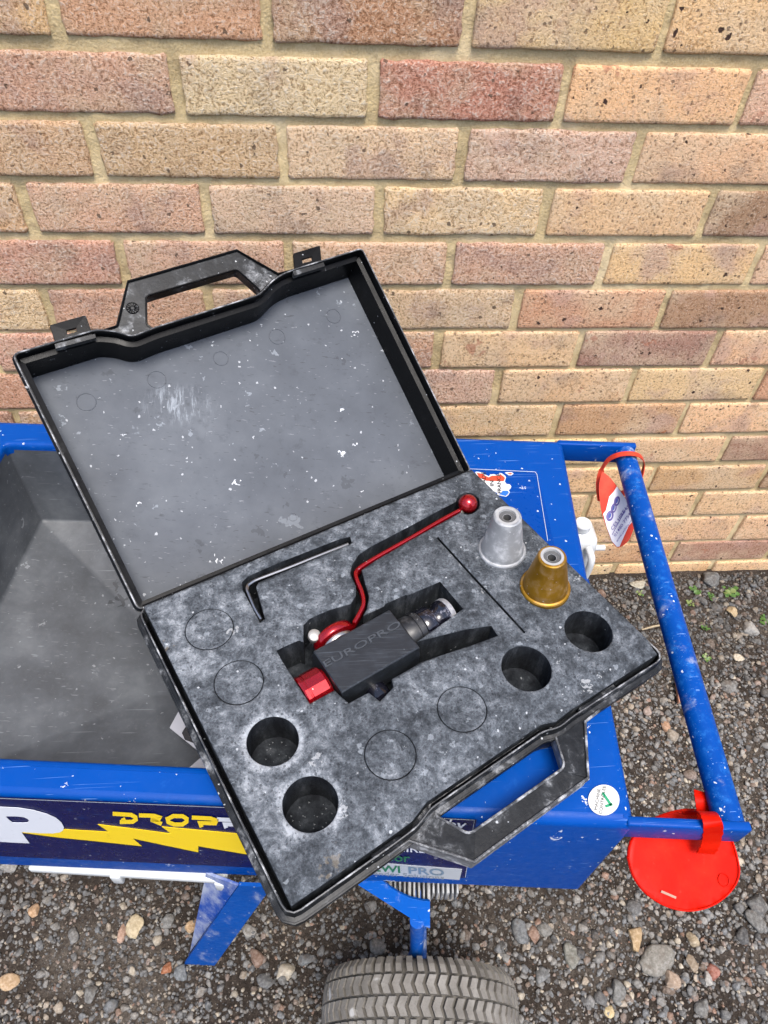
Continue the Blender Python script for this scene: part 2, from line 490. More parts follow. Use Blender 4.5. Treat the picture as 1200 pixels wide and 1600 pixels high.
for nm, fn in dict(brick_rough=lambda: brick_material('brick_rustic', True), brick_smooth=lambda: brick_material('brick_buff', False), mortar=mortar_material,
                   soil=soil_material, gravel=stone_material, stone=single_stone_material, foam=foam_material, foam_in=foam_inside_material,
                   lid=lid_panel_material, black=black_plastic_material, worn=worn_plastic_material, liner=liner_material, tyre=tyre_material,
                   pale_edge=lambda: nozzle_material('scuffed_edge', (.06, .062, .065), 0.0, .40, .85),
                   gloss_black=lambda: nozzle_material('gloss_black', (.006, .007, .009), 0.0, .38, .14),
                   pale_wall=lambda: nozzle_material('scuffed_wall', (.16, .165, .175), 0.0, .40, .9),
                   pale_rim=lambda: nozzle_material('pale_rim', (.30, .30, .31), .2, .35, .8),
                   red=red_material, gun=gun_material, fitting=worn_chrome_material,
                   blue=lambda: blue_material('blue_paint', (.0003, .070, .37)),
                   blue_worn=lambda: blue_material('blue_paint_worn', (.0003, .070, .37), 1.7, .34, .16, 1.0),
                   blue_vinyl=lambda: blue_material('blue_vinyl', (.0003, .058, .33), .8, .24),
                   blue_dusty=lambda: blue_material('blue_paint_dusty', (.002, .095, .44), 1.0, .42, .32),
                   blue_caked=lambda: blue_material('blue_paint_caked', (.010, .075, .40), 1.0, .6, 1.0),
                   navy=lambda: blue_material('navy_vinyl', (.0035, .0060, .085), .45, .22),
                   silver_nozzle=lambda: nozzle_material('silver_nozzle', (.36, .37, .38), .35, .42, .75),
                   gold_nozzle=lambda: nozzle_material('gold_nozzle', (.46, .235, .018), .80, .30, .16),
                   orange=lambda: orange_material('orange_plastic', (.70, .007, .0005)),
                   coral=lambda: orange_material('coral_plastic', (.72, .050, .026)),
                   yellow_print=lambda: worn_print('yellow_print', (.80, .56, .008), .35),
                   white_print=lambda: worn_print('white_print', (.62, .64, .68), .3),
                   ).items():
    MATS[nm] = fn()


# ------------------------------------------------------------------ object helpers
def link(o, parent=None):
    COL.objects.link(o)
    if parent is not None:
        o.parent = parent
        o.matrix_parent_inverse = parent.matrix_world.inverted()
    return o


def tag(o, label, cat, group=None):
    o['label'] = label; o['category'] = cat
    if group: o['group'] = group
    return o


def thing(name, loc, label, cat, group=None):
    o = bpy.data.objects.new(name, None)
    o.empty_display_size = .02
    o.location = loc
    o.matrix_world = Matrix.Translation(Vector(loc))
    COL.objects.link(o)
    return tag(o, label, cat, group)


def mobj(name, verts, faces, mat, parent=None, smooth=False, origin=None):
    me = bpy.data.meshes.new(name)
    if origin is not None:
        o3 = Vector(origin); verts = [Vector(v) - o3 for v in verts]
    me.from_pydata([tuple(v) for v in verts], [], [tuple(f) for f in faces])
    me.validate()
    bm = bmesh.new(); bm.from_mesh(me)
    bmesh.ops.recalc_face_normals(bm, faces=bm.faces)
    bm.to_mesh(me); bm.free()
    if mat is not None: me.materials.append(MATS[mat] if isinstance(mat, str) else mat)
    if smooth:
        for p in me.polygons: p.use_smooth = True
    o = bpy.data.objects.new(name, me)
    if origin is not None:
        o.location = origin; o.matrix_world = Matrix.Translation(Vector(origin))
    link(o, parent)
    return o


def auto_smooth(o, ang=35):
    me = o.data
    bm = bmesh.new(); bm.from_mesh(me)
    a = math.radians(ang)
    for f in bm.faces: f.smooth = True
    for e in bm.edges:
        if len(e.link_faces) == 2 and e.calc_face_angle(0) > a: e.smooth = False
    bm.to_mesh(me); bm.free()
    return o


def basis(n, xhint):
    n = Vector(n).normalized(); x = Vector(xhint); x = (x - n * x.dot(n)).normalized()
    return x, n.cross(x), n


def seg_dist(p, a, b):
    ab = b - a; t = np.clip(((p - a) @ ab) / max(1e-12, ab @ ab), 0, 1)
    return np.linalg.norm(p - (a + t[:, None] * ab), axis=1)


def inside(p, l):
    r = np.zeros(len(p), bool)
    for i in range(len(l)):
        (x1, y1), (x2, y2) = l[i - 1], l[i]
        c = (y1 > p[:, 1]) != (y2 > p[:, 1])
        r ^= c & (p[:, 0] < (x2 - x1) * (p[:, 1] - y1) / ((y2 - y1) if abs(y2 - y1) > 1e-12 else 1e-12) + x1)
    return r


def clean(loop):
    out = []
    for p in loop:
        if not out or (Vector(p) - Vector(out[-1])).length > 2e-4: out.append(Vector(p))
    if (out[0] - out[-1]).length < 2e-4: out.pop()
    return out


def plate(name, loops, n, thick, mat, parent=None, chamfer=0.0, grid=0.0, disp=None, side_mat=None, smooth=False, origin=None, bottom=True):
    """flat piece with holes: first loop is the outline, the others are openings; front face at the loops, body behind it along -n"""
    n = Vector(n).normalized()
    loops = [clean(l) for l in loops]
    x, y, n = basis(n, loops[0][1] - loops[0][0])
    o3 = loops[0][0]
    L2 = [np.array([((p - o3).dot(x), (p - o3).dot(y)) for p in l]) for l in loops]
    pts, edges, bidx = [], [], []
    for l in L2:
        s = len(pts); k = len(l)
        pts += [tuple(q) for q in l]; edges += [(s + i, s + (i + 1) % k) for i in range(k)]
    nb = len(pts)
    extra = []
    if chamfer > 0:
        for li, l in enumerate(L2):
            k = len(l)
            area = .5 * sum(l[i][0] * l[(i + 1) % k][1] - l[(i + 1) % k][0] * l[i][1] for i in range(k))
            sgn = (1 if area > 0 else -1) * (1 if li == 0 else -1)
            for i in range(k):
                a, b, c_ = l[i - 1], l[i], l[(i + 1) % k]
                d1 = (b - a) / (np.linalg.norm(b - a) + 1e-9); d2 = (c_ - b) / (np.linalg.norm(c_ - b) + 1e-9)
                nn = np.array([-(d1 + d2)[1], (d1 + d2)[0]]); ln = np.linalg.norm(nn)
                if ln < 1e-6: continue
                extra.append(b + sgn * nn / ln * chamfer)
    if grid > 0:
        mn, mx = L2[0].min(0), L2[0].max(0)
        gx, gy = np.meshgrid(np.arange(mn[0] + grid / 2, mx[0], grid), np.arange(mn[1] + grid / 2, mx[1], grid))
        extra += list(np.stack([gx.ravel(), gy.ravel()], 1))
    if extra:
        E = np.array(extra)
        d = np.full(len(E), 1e9)
        for l in L2:
            for i in range(len(l)): d = np.minimum(d, seg_dist(E, l[i], l[(i + 1) % len(l)]))
        E = E[d > max(chamfer * .8, 2e-4)]
        pts += [tuple(q) for q in E]
    vs, es, fs, ov, oe, of = delaunay_2d_cdt([Vector(q) for q in pts], edges, [], 0, 1e-6)
    cen = np.array([[(vs[f[0]][k] + vs[f[1]][k] + vs[f[2]][k]) / 3 for k in (0, 1)] for f in fs])
    keep = inside(cen, L2[0])
    for l in L2[1:]: keep &= ~inside(cen, l)
    fs = [f for f, k in zip(fs, keep) if k]
    ecount = {}
    for f in fs:
        for i in range(len(f)):
            e = (f[i], f[(i + 1) % len(f)]); ecount[tuple(sorted(e))] = ecount.get(tuple(sorted(e)), 0) + 1
    bedges = [e for e, c_ in ecount.items() if c_ == 1]
    bset = {i for e in bedges for i in e}
    V = []
    for i, q in enumerate(vs):
        p = o3 + x * q[0] + y * q[1]
        if disp: p = p + n * disp(p)
        if chamfer and i in bset: p = p - n * chamfer
        V.append(p)
    F = [list(f) for f in fs]
    nt = len(F)
    if thick > 0:
        low = {}
        for i in bset:
            q = vs[i]; low[i] = len(V); V.append(o3 + x * q[0] + y * q[1] - n * thick)
        dirn = {}
        for f in fs:
            for i in range(len(f)): dirn[(f[i], f[(i + 1) % len(f)])] = 1
        for a, b in bedges:
            if (a, b) not in dirn: a, b = b, a
            F.append([b, a, low[a], low[b]])
    me = bpy.data.meshes.new(name)
    nF = len(F)
    if thick > 0 and bottom:
        base = len(V)
        m2 = {}
        for i, q in enumerate(vs):
            if i in low: m2[i] = low[i]
            else: m2[i] = len(V); V.append(o3 + x * q[0] + y * q[1] - n * thick)
        F += [[m2[i] for i in reversed(f)] for f in fs]
    if origin is not None: V = [v - Vector(origin) for v in V]
    me.from_pydata([tuple(v) for v in V], [], F)
    me.materials.append(MATS[mat] if isinstance(mat, str) else mat)
    if side_mat:
        me.materials.append(MATS[side_mat])
        for i, p in enumerate(me.polygons):
            if i >= nt: p.material_index = 1
    if smooth:
        for i, p in enumerate(me.polygons):
            if i < nt: p.use_smooth = True
    me.update()
    o = bpy.data.objects.new(name, me)
    if origin is not None:
        o.location = origin; o.matrix_world = Matrix.Translation(Vector(origin))
    link(o, parent)
    return o


def box(name, c, ax, ay, az, mat, parent=None, bev=0.0, seg=2):
    """box with half-axis vectors"""
    c, ax, ay, az = Vector(c), Vector(ax), Vector(ay), Vector(az)
    V = [c + ax * i + ay * j + az * k for i in (-1, 1) for j in (-1, 1) for k in (-1, 1)]
    F = [(0, 1, 3, 2), (4, 6, 7, 5), (0, 4, 5, 1), (2, 3, 7, 6), (0, 2, 6, 4), (1, 5, 7, 3)]
    o = mobj(name, V, F, mat, parent)
    if bev:
        bm = bmesh.new(); bm.from_mesh(o.data)
        bmesh.ops.bevel(bm, geom=list(bm.edges), offset=bev, segments=seg, affect='EDGES', profile=.5)
        bm.to_mesh(o.data); bm.free(); auto_smooth(o, 50)
    return o


def lathe(name, c, axis, prof, mat, parent=None, seg=40, xhint=(1, 0, 0.1), smooth_ang=40, phase=0.0):
    """prof: (radius, distance along the axis)"""
    x, y, n = basis(axis, xhint); c = Vector(c)
    V, F = [], []
    for r, h in prof:
        for i in range(seg):
            a = 2 * math.pi * i / seg + phase
            V.append(c + n * h + (x * math.cos(a) + y * math.sin(a)) * max(r, 1e-5))
    for j in range(len(prof) - 1):
        for i in range(seg):
            k = (i + 1) % seg
            F.append((j * seg + i, j * seg + k, (j + 1) * seg + k, (j + 1) * seg + i))
    o = mobj(name, V, F, mat, parent)
    bm = bmesh.new(); bm.from_mesh(o.data); bmesh.ops.remove_doubles(bm, verts=bm.verts, dist=2e-5)
    bm.to_mesh(o.data); bm.free()
    return auto_smooth(o, smooth_ang)


def tube(name, path, r, mat, parent=None, seg=12, cap=True, smooth=True):
    path = [Vector(p) for p in path]
    rr = r if isinstance(r, (list, tuple)) else [r] * len(path)
    V, F = [], []
    up = None
    for i, p in enumerate(path):
        t = (path[min(i + 1, len(path) - 1)] - path[max(i - 1, 0)]).normalized()
        if up is None: up = t.orthogonal().normalized()
        up = (up - t * up.dot(t)).normalized(); s = t.cross(up)
        for k in range(seg):
            a = 2 * math.pi * k / seg
            V.append(p + (up * math.cos(a) + s * math.sin(a)) * rr[i])
    for i in range(len(path) - 1):
        for k in range(seg):
            k2 = (k + 1) % seg
            F.append((i * seg + k, i * seg + k2, (i + 1) * seg + k2, (i + 1) * seg + k))
    if cap:
        F.append(tuple(range(seg))); F.append(tuple(range((len(path) - 1) * seg, len(path) * seg)))
    o = mobj(name, V, F, mat, parent)
    return auto_smooth(o, 45) if smooth else o


def strip(name, path, wvec, w, t, mat, parent=None):
    """ribbon of width w (along wvec, or one vector per point) and thickness t"""
    path = [Vector(p) for p in path]
    V, F = [], []
    for i, p in enumerate(path):
        wv = Vector(wvec[i] if isinstance(wvec[0], (list, tuple, Vector)) else wvec).normalized()
        tg = (path[min(i + 1, len(path) - 1)] - path[max(i - 1, 0)]).normalized()
        nn = tg.cross(wv).normalized(); wv = nn.cross(tg).normalized()
        ww = w[i] if isinstance(w, (list, tuple)) else w
        V += [p + wv * ww / 2 + nn * t / 2, p - wv * ww / 2 + nn * t / 2, p - wv * ww / 2 - nn * t / 2, p + wv * ww / 2 - nn * t / 2]
    for i in range(len(path) - 1):
        for k in range(4):
            k2 = (k + 1) % 4
            F.append((i * 4 + k, i * 4 + k2, i * 4 + 4 + k2, i * 4 + 4 + k))
    F += [(0, 1, 2, 3), tuple(len(V) - 4 + k for k in (3, 2, 1, 0))]
    return auto_smooth(mobj(name, V, F, mat, parent), 40)


def spline(pts, n=8):
    """Catmull-Rom through points of any dimension"""
    P = [np.array(p, float) for p in pts]; out = []
    for i in range(len(P) - 1):
        p0 = P[max(i - 1, 0)]; p1 = P[i]; p2 = P[i + 1]; p3 = P[min(i + 2, len(P) - 1)]
        for k in range(n):
            t = k / n
            out.append(.5 * (2 * p1 + (p2 - p0) * t + (2 * p0 - 5 * p1 + 4 * p2 - p3) * t * t + (3 * p1 - p0 - 3 * p2 + p3) * t ** 3))
    out.append(P[-1]); return out


def round_loop(loop, r, n=4):
    """round the corners of a 3D polygon"""
    out = []
    k = len(loop); loop = [Vector(p) for p in loop]
    for i in range(k):
        a, b, c_ = loop[i - 1], loop[i], loop[(i + 1) % k]
        rr = min(r, (a - b).length * .4, (c_ - b).length * .4)
        p, q = b + (a - b).normalized() * rr, b + (c_ - b).normalized() * rr
        for j in range(n + 1):
            t = j / n
            out.append(p * (1 - t) ** 2 + b * 2 * t * (1 - t) + q * t * t)
    return out


def offset_loop(loop, n, d):
    """move a loop outwards by d in its plane (n = normal)"""
    n = Vector(n).normalized(); k = len(loop)
    ar = Vector((0, 0, 0))
    for i in range(k): ar += Vector(loop[i]).cross(Vector(loop[(i + 1) % k]))
    s = 1 if ar.dot(n) > 0 else -1
    out = []
    for i in range(k):
        a, b, c_ = Vector(loop[i - 1]), Vector(loop[i]), Vector(loop[(i + 1) % k])
        d1, d2 = (b - a).normalized(), (c_ - b).normalized()
        n1, n2 = d1.cross(n) * s, d2.cross(n) * s
        m = n1 + n2
        out.append(b + m * (d / max(.35, 1 + n1.dot(n2))))
    return out


def sweep(name, loop, n, prof, mat, parent=None, smooth=40, closed=True):
    """sweep a profile (outward offset, height along n) round a closed loop"""
    n = Vector(n).normalized(); k = len(loop)
    V, F = [], []
    for off, h in prof:
        V += [p + n * h for p in offset_loop(loop, n, off)]
    m = len(prof)
    for j in range(m if closed else m - 1):
        j2 = (j + 1) % m
        for i in range(k):
            i2 = (i + 1) % k
            F.append((j * k + i, j * k + i2, j2 * k + i2, j2 * k + i))
    return auto_smooth(mobj(name, V, F, mat, parent), smooth)


def px_loop(pts, f, off=0.0):
    return [f(x, y, off) for x, y in pts]


def decal(name, pxloops, f, n, off, mat, parent, thick=.0004):
    return plate(name, [px_loop(l, f, off) for l in pxloops], n, thick, mat, parent, bottom=False)


def ellipse_px(cx, cy, rx, ry, n=36, rot=0.0):
    return [(cx + rx * math.cos(a) * math.cos(rot) - ry * math.sin(a) * math.sin(rot), cy + rx * math.cos(a) * math.sin(rot) + ry * math.sin(a) * math.cos(rot))
            for a in [2 * math.pi * i / n for i in range(n)]]


def lettering(name, body, o, dx, dy, f, off, mat, parent, bold=0.0, shear=0.0, thick=0.0):
    """text as a mesh: o = picture point of the baseline start, dx = run of one em along the text, dy = one em up"""
    cu = bpy.data.curves.new(name, 'FONT'); cu.body = body; cu.size = 1.0; cu.offset = bold; cu.shear = shear
    cu.resolution_u = 3
    ob = bpy.data.objects.new(name, cu); COL.objects.link(ob)
    dg = bpy.context.evaluated_depsgraph_get(); dg.update()
    me = bpy.data.meshes.new_from_object(ob.evaluated_get(dg))
    bpy.data.objects.remove(ob)
    V = []
    for v in me.vertices:
        V.append(f(o[0] + v.co.x * dx[0] + v.co.y * dy[0], o[1] + v.co.x * dx[1] + v.co.y * dy[1], off))
    F = [tuple(p.vertices) for p in me.polygons]
    bpy.data.meshes.remove(me)
    ob = mobj(name, V, F, mat, parent)
    if thick:
        md = ob.modifiers.new('solid', 'SOLIDIFY'); md.thickness = thick; md.offset = 0
    return ob


def stroke_letters(name, lines, width, f, off, n, mat, parent):
    """lettering of even strokes: each line is a list of picture points"""
    V, F = [], []
    for ln in lines:
        closed = ln[0] == ln[-1]
        P = [np.array(p, float) for p in (ln[:-1] if closed else ln)]
        k = len(P); L, R = [], []
        for i in range(k):
            a = P[i - 1] if (closed or i > 0) else P[i] - (P[i + 1] - P[i])
            c_ = P[(i + 1) % k] if (closed or i < k - 1) else P[i] + (P[i] - P[i - 1])
            d1 = (P[i] - a) / np.linalg.norm(P[i] - a); d2 = (c_ - P[i]) / np.linalg.norm(c_ - P[i])
            m = np.array([-(d1 + d2)[1], (d1 + d2)[0]]); m /= max(.6, np.linalg.norm(m)) ; m = m / np.linalg.norm(m)
            cs = max(.6, float(np.dot(m, [-d1[1], d1[0]])))
            L.append(P[i] + m * width / 2 / cs); R.append(P[i] - m * width / 2 / cs)
        s = len(V)
        V += [f(*q, off) for q in L] + [f(*q, off) for q in R]
        for i in range(k if closed else k - 1):
            j = (i + 1) % k
            F.append((s + i, s + j, s + k + j, s + k + i))
    return mobj(name, V, F, mat, parent)


def structure(o):
    o['kind'] = 'structure'; return o


# ================================================================== GROUND
def ground_h(x, y):
    h = .034 + .010 * noise.noise(Vector((x * 3.1, y * 3.1, 1.7))) + .005 * noise.noise(Vector((x * 11, y * 11, 4.2)))
    if y > -.30 and x > .6: h += .002 * min(1, (y + .30) / .30)
    return h


def build_ground():
    xs = np.concatenate([[-80, -30, -10, -4, -2], np.arange(-1.2, 2.6, .02), [3.2, 5, 10, 30, 80]])
    ys = np.concatenate([[-80, -30, -10, -4, -2.4], np.arange(-1.8, .03, .02), [.2, 1, 4, 12, 40]])
    V = [(x, y, ground_h(x, y) + (.003 * noise.noise(Vector((x * 45, y * 45, 0))) if abs(x) < 3 and abs(y) < 2 else 0)) for y in ys for x in xs]
    nx = len(xs)
    F = [(j * nx + i, j * nx + i + 1, (j + 1) * nx + i + 1, (j + 1) * nx + i) for j in range(len(ys) - 1) for i in range(nx - 1)]
    me = bpy.data.meshes.new('ground'); me.from_pydata(V, [], F); me.materials.append(MATS['soil'])
    for p in me.polygons: p.use_smooth = True
    o = bpy.data.objects.new('ground', me); link(o)
    return structure(o)


build_ground()


# ================================================================== BRICK WALL
ROWS = [  # top, bottom, module, offset, half bond
    (1.352, 1.290, .2255, .002, 0.0), (1.277, 1.215, .2255, -.006, .5), (1.202, 1.140, .2255, .000, 0.0),
    (1.127, 1.063, .2245, -.008, .5), (1.0455, .985, .2275, -.006, 0.0), (.9725, .911, .2257, -.001, .5), (.899, .837, .2255, .010, 0.0),
    (.8225, .761, .2260, -.001, .5), (.749, .6855, .2270, -.007, 0.0), (.677, .6125, .2245, .001, .5), (.6035, .538, .2255, -.008, 0.0),
    (.528, .462, .2255, -.004, .5), (.4475, .389, .2255, -.006, 0.0), (.372, .311, .2255, -.009, .5), (.298, .234, .2255, -.003, 0.0),
    (.222, .150, .2255, .003, .5), (.140, .079, .2255, .003, 0.0), (.068, .005, .2255, .001, .5)]
ROW_A = 3
PINK, PINK2, RED, TAN, BUFF, CREAM, MAUVE, BROWN, ROSE = (203, 165, 141), (209, 175, 148), (190, 146, 122), (209, 178, 140), (218, 187, 144), (228, 204, 168), (156, 127, 107), (186, 152, 122), (217, 187, 162)
BCOL = {  # (row from A, u): colour seen
    (0, -.5): BUFF, (0, .5): PINK, (0, 1.5): RED, (0, 2.5): TAN, (0, 3.5): BUFF, (1, 0): PINK, (1, 1): CREAM, (1, 2): RED, (1, 3): BUFF, (1, 4): PINK2,
    (2, -.5): PINK2, (2, .5): TAN, (2, 1.5): CREAM, (2, 2.5): ROSE, (2, 3.5): TAN, (3, -1): BUFF, (3, 0): PINK2, (3, 1): ROSE, (3, 2): CREAM, (3, 3): TAN, (3, 4): MAUVE,
    (4, -.5): PINK, (4, .5): ROSE, (4, 1.5): ROSE, (4, 2.5): PINK2, (4, 3.5): TAN, (4, 4.5): PINK2, (5, -1): CREAM, (5, 0): PINK2, (5, 1): ROSE, (5, 2): ROSE, (5, 3): BROWN, (5, 4): MAUVE,
    (6, -.5): PINK2, (6, .5): PINK, (6, 1.5): PINK2, (6, 2.5): TAN, (6, 3.5): MAUVE, (6, 4.5): TAN, (7, -1): PINK, (7, 0): ROSE, (7, 1): PINK2, (7, 2): ROSE, (7, 3): TAN, (7, 4): TAN, (7, 5): BROWN,
    (8, 2.5): CREAM, (8, 3.5): BROWN, (8, 4.5): BUFF, (9, 3): TAN, (9, 4): TAN, (9, 5): MAUVE, (10, 3.5): TAN, (10, 4.5): BROWN, (11, 4): TAN, (11, 5): TAN,
    (12, 3.5): TAN, (12, 4.5): TAN, (12, 5.5): TAN, (13, 4): BROWN, (13, 5): MAUVE, (14, 4.5): TAN}
SEAM = {0: 2.4, 1: 2.9, 2: 3.3, 3: 2.9, 4: 3.4, 5: 2.9, 6: 2.4, 7: 2.9, 8: 3.4}


def brick_mesh(i, rough):
    w, h, d = .2065, .062, .055
    gx = [0, .0018] + [.006 + (w - .012) * i / 17 for i in range(18)] + [w - .0018, w]
    gz = [0, .0016] + [.005 + (h - .010) * i / 5 for i in range(6)] + [h - .0016, h]
    nx, nz = len(gx) - 1, len(gz) - 1
    rg = random.Random(100 + i)
    ox = rg.random() * 50
    V, F = [], []
    idx = {}
    for b in range(nz + 1):
        for a in range(nx + 1):
            x, z = gx[a], gz[b]
            ex, ez = min(a, nx - a), min(b, nz - b)
            amp = .0011 if rough else .0007
            e = .0
            if ex == 0 or ez == 0: e = .0017 + .0012 * noise.noise(Vector((x * 60, z * 60, ox)))
            elif ex == 1 or ez == 1: e = .0004
            px, pz = x, z
            j = .0030 if rough else .0018
            if ex == 0: px += j * noise.noise(Vector((3, z * 90, ox + 7)))
            if ez == 0: pz += j * noise.noise(Vector((x * 55, 5, ox + 3)))
            if ex == 0 and ez == 0:
                s = rg.uniform(.0008, .0035); px += s if a == 0 else -s; pz += s if b == 0 else -s
            y = e + amp * noise.noise(Vector((x * 70, z * 70, ox))) + .0006 * noise.noise(Vector((x * 160, z * 160, ox)))
            idx[a, b] = len(V); V.append((px, y, pz))
    for b in range(nz):
        for a in range(nx):
            F.append((idx[a, b], idx[a + 1, b], idx[a + 1, b + 1], idx[a, b + 1]))
    ring = [(a, 0) for a in range(nx)] + [(nx, b) for b in range(nz)] + [(a, nz) for a in range(nx, 0, -1)] + [(0, b) for b in range(nz, 0, -1)]
    low = []
    for a, b in ring:
        v = V[idx[a, b]]; low.append(len(V)); V.append((v[0], d, v[2]))
    k = len(ring)
    for i2 in range(k):
        j = (i2 + 1) % k
        F.append((idx[ring[i2]], low[i2], low[j], idx[ring[j]]))
    me = bpy.data.meshes.new('brick'); me.from_pydata(V, [], F)
    for p in me.polygons: p.use_smooth = True
    me.materials.append(MATS['brick_rough' if rough else 'brick_smooth'])
    return me


def build_wall():
    root = thing('brick_wall', (.6, .03, 0), 'buff and pink brick wall with sandy mortar joints behind the blue machine', 'wall')
    MR = [brick_mesh(i, True) for i in range(6)]; MS = [brick_mesh(20 + i, False) for i in range(5)]
    rg = random.Random(3)
    for ri, (top, bot, sl, of, half) in enumerate(ROWS):
        r = ri - ROW_A
        for k in range(-4, 13):
            u = k + half
            x = sl * u + of
            smooth = u > SEAM.get(r, 2.4)
            c = BCOL.get((r, u))
            if c is None: c = rg.choice([TAN, BUFF, TAN, BROWN, MAUVE, TAN] if smooth else [PINK, PINK2, ROSE, TAN, CREAM, RED])
            c = [min(255, max(0, v + rg.uniform(-5, 5))) for v in c]
            me = rg.choice(MS if smooth else MR)
            o = bpy.data.objects.new('brick', me)
            wj = .0138 if not smooth else .0105
            sx = (sl - wj + rg.uniform(-.002, .002)) / .2065
            sz = (top - bot + .0022) / .062
            flip = rg.random() < .5
            o.location = (x + (sx * .2065 if flip else 0) , rg.uniform(-.0012, .0016), bot - .0011)
            o.scale = (sx, 1, sz)
            if flip:
                o.scale = (-sx, 1, sz)
            l = [v * 1.20 * t for v, t in zip(lin(c), (1.06, .958, .865))]
            o.color = (*l, 1)
            o.matrix_world = Matrix.Translation(o.location) @ Matrix.Diagonal((*o.scale, 1))
            link(o, root)
    # mortar: one bed behind the brick faces
    xs = np.arange(-1.0, 2.82, .0085); zs = np.arange(-.04, 1.42, .0085)
    V = [(x, .0048 + .0022 * noise.noise(Vector((x * 28, z * 60, 2))) + .0010 * noise.noise(Vector((x * 110, z * 110, 9))), z) for z in zs for x in xs]
    nx = len(xs)
    F = [(j * nx + i, j * nx + i + 1, (j + 1) * nx + i + 1, (j + 1) * nx + i) for j in range(len(zs) - 1) for i in range(nx - 1)]
    # back of the wall
    b = len(V)
    V += [(xs[0], .12, zs[0]), (xs[-1], .12, zs[0]), (xs[-1], .12, zs[-1]), (xs[0], .12, zs[-1])]
    n0 = 0; n1 = nx - 1; n2 = len(zs) * nx - 1; n3 = (len(zs) - 1) * nx
    F += [(b, b + 3, b + 2, b + 1), (n3, n2, b + 2, b + 3), (n1, b + 1, b + 2, n2), (b, n0, n3, b + 3)]
    me = bpy.data.meshes.new('mortar'); me.from_pydata(V, [], F); me.materials.append(MATS['mortar'])
    for p in me.polygons: p.use_smooth = len(p.vertices) == 4 and p.index < (nx - 1) * (len(zs) - 1)
    o = bpy.data.objects.new('mortar', me); link(o, root)
    # the wall goes on above and to both sides, plain at that distance from the picture
    return root


build_wall()


# ================================================================== GRAVEL
def ico(sub):
    bm = bmesh.new(); bmesh.ops.create_icosphere(bm, subdivisions=sub, radius=1)
    v = np.array([q.co[:] for q in bm.verts]); f = np.array([[x.index for x in p.verts] for p in bm.faces]); bm.free()
    return v, f


def stone_shape(v, seed, ang=.35):
    r = np.random.default_rng(seed)
    out = v.copy()
    for _ in range(12):
        d = r.normal(size=3); d /= np.linalg.norm(d)
        lim = r.uniform(.45, .85)
        s = out @ d
        out = out - np.outer(np.maximum(0, s - lim) * .9, d)
    out *= (1 + r.normal(size=(len(v), 1)) * .03)
    return out


STONE_COLS = np.array([lin(c) for c in [(136, 134, 129), (112, 111, 109), (84, 83, 82), (120, 123, 125), (150, 146, 138), (168, 161, 149), (184, 165, 138), (206, 190, 160), (140, 116, 95), (166, 122, 92), (164, 138, 120), (98, 94, 90)]])
STONE_P = np.array([.16, .15, .09, .14, .10, .07, .06, .035, .07, .035, .04, .05]); STONE_P /= STONE_P.sum()


def scatter(name, N, xr, yr, smin, smax, sub, dens, seed, label, pw=2.2, dark=None):
    r = np.random.default_rng(seed)
    v0, f0 = ico(sub)
    shapes = [stone_shape(v0, seed * 100 + i) for i in range(24)]
    nv, nf = len(v0), len(f0)
    VV, CC, k = [], [], 0
    tries = 0
    while k < N and tries < N * 6:
        tries += 1
        x, y = r.uniform(*xr), r.uniform(*yr)
        if r.random() > dens(x, y): continue
        s = smin + (smax - smin) * r.random() ** pw
        if y > -.006 - s: continue
        q = shapes[r.integers(24)] * (s * np.array([r.uniform(.8, 1.25), r.uniform(.7, 1.05), r.uniform(.5, .8)]))
        t = r.uniform(0, 6.28); e = r.normal() * .35; g = r.normal() * .35
        Rz = np.array([[math.cos(t), -math.sin(t), 0], [math.sin(t), math.cos(t), 0], [0, 0, 1]])
        Rx = np.array([[1, 0, 0], [0, math.cos(e), -math.sin(e)], [0, math.sin(e), math.cos(e)]])
        Ry = np.array([[math.cos(g), 0, math.sin(g)], [0, 1, 0], [-math.sin(g), 0, math.cos(g)]])
        q = q @ (Rz @ Rx @ Ry).T + np.array([x, y, ground_h(x, y) + s * r.uniform(.0, .34)])
        c = STONE_COLS[r.choice(len(STONE_COLS), p=STONE_P)] * r.uniform(.75, 1.2)
        c = c * .72 + c.mean() * .28
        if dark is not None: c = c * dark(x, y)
        VV.append(q); CC.append(c); k += 1
    VV = np.concatenate(VV)
    FF = (f0[None] + (np.arange(k) * nv)[:, None, None]).reshape(-1, 3)
    me = bpy.data.meshes.new(name)
    me.vertices.add(len(VV)); me.vertices.foreach_set('co', VV.astype(np.float32).ravel())
    me.loops.add(FF.size); me.loops.foreach_set('vertex_index', FF.astype(np.int32).ravel())
    me.polygons.add(len(FF)); me.polygons.foreach_set('loop_start', np.arange(0, FF.size, 3, dtype=np.int32))
    at = me.attributes.new('Col', 'FLOAT_COLOR', 'POINT')
    cols = np.repeat(np.concatenate([np.array(CC), np.ones((k, 1))], 1), nv, axis=0).astype(np.float32)
    at.data.foreach_set('color', cols.ravel())
    me.update(calc_edges=True); me.validate()
    me.materials.append(MATS['gravel'])
    o = bpy.data.objects.new(name, me); link(o)
    o['kind'] = 'stuff'; tag(o, label, 'gravel')
    return o


def dens_mid(x, y):
    n = .5 + .5 * noise.noise(Vector((x * 6, y * 6, 11)))
    d = .30 + .75 * n
    if x < .42 and y < -.62: d *= .62
    if x > .55: d = min(1, d * 1.25 + .1)
    return d


def dens_big(x, y):
    if y > -.17 and x > .5: return 1.0
    if x < .42 and y < -.62: return .30
    return .42


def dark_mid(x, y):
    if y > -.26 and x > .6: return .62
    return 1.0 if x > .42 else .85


def hidden(x, y):
    return -.05 < x < .58 and -.58 < y < -.26


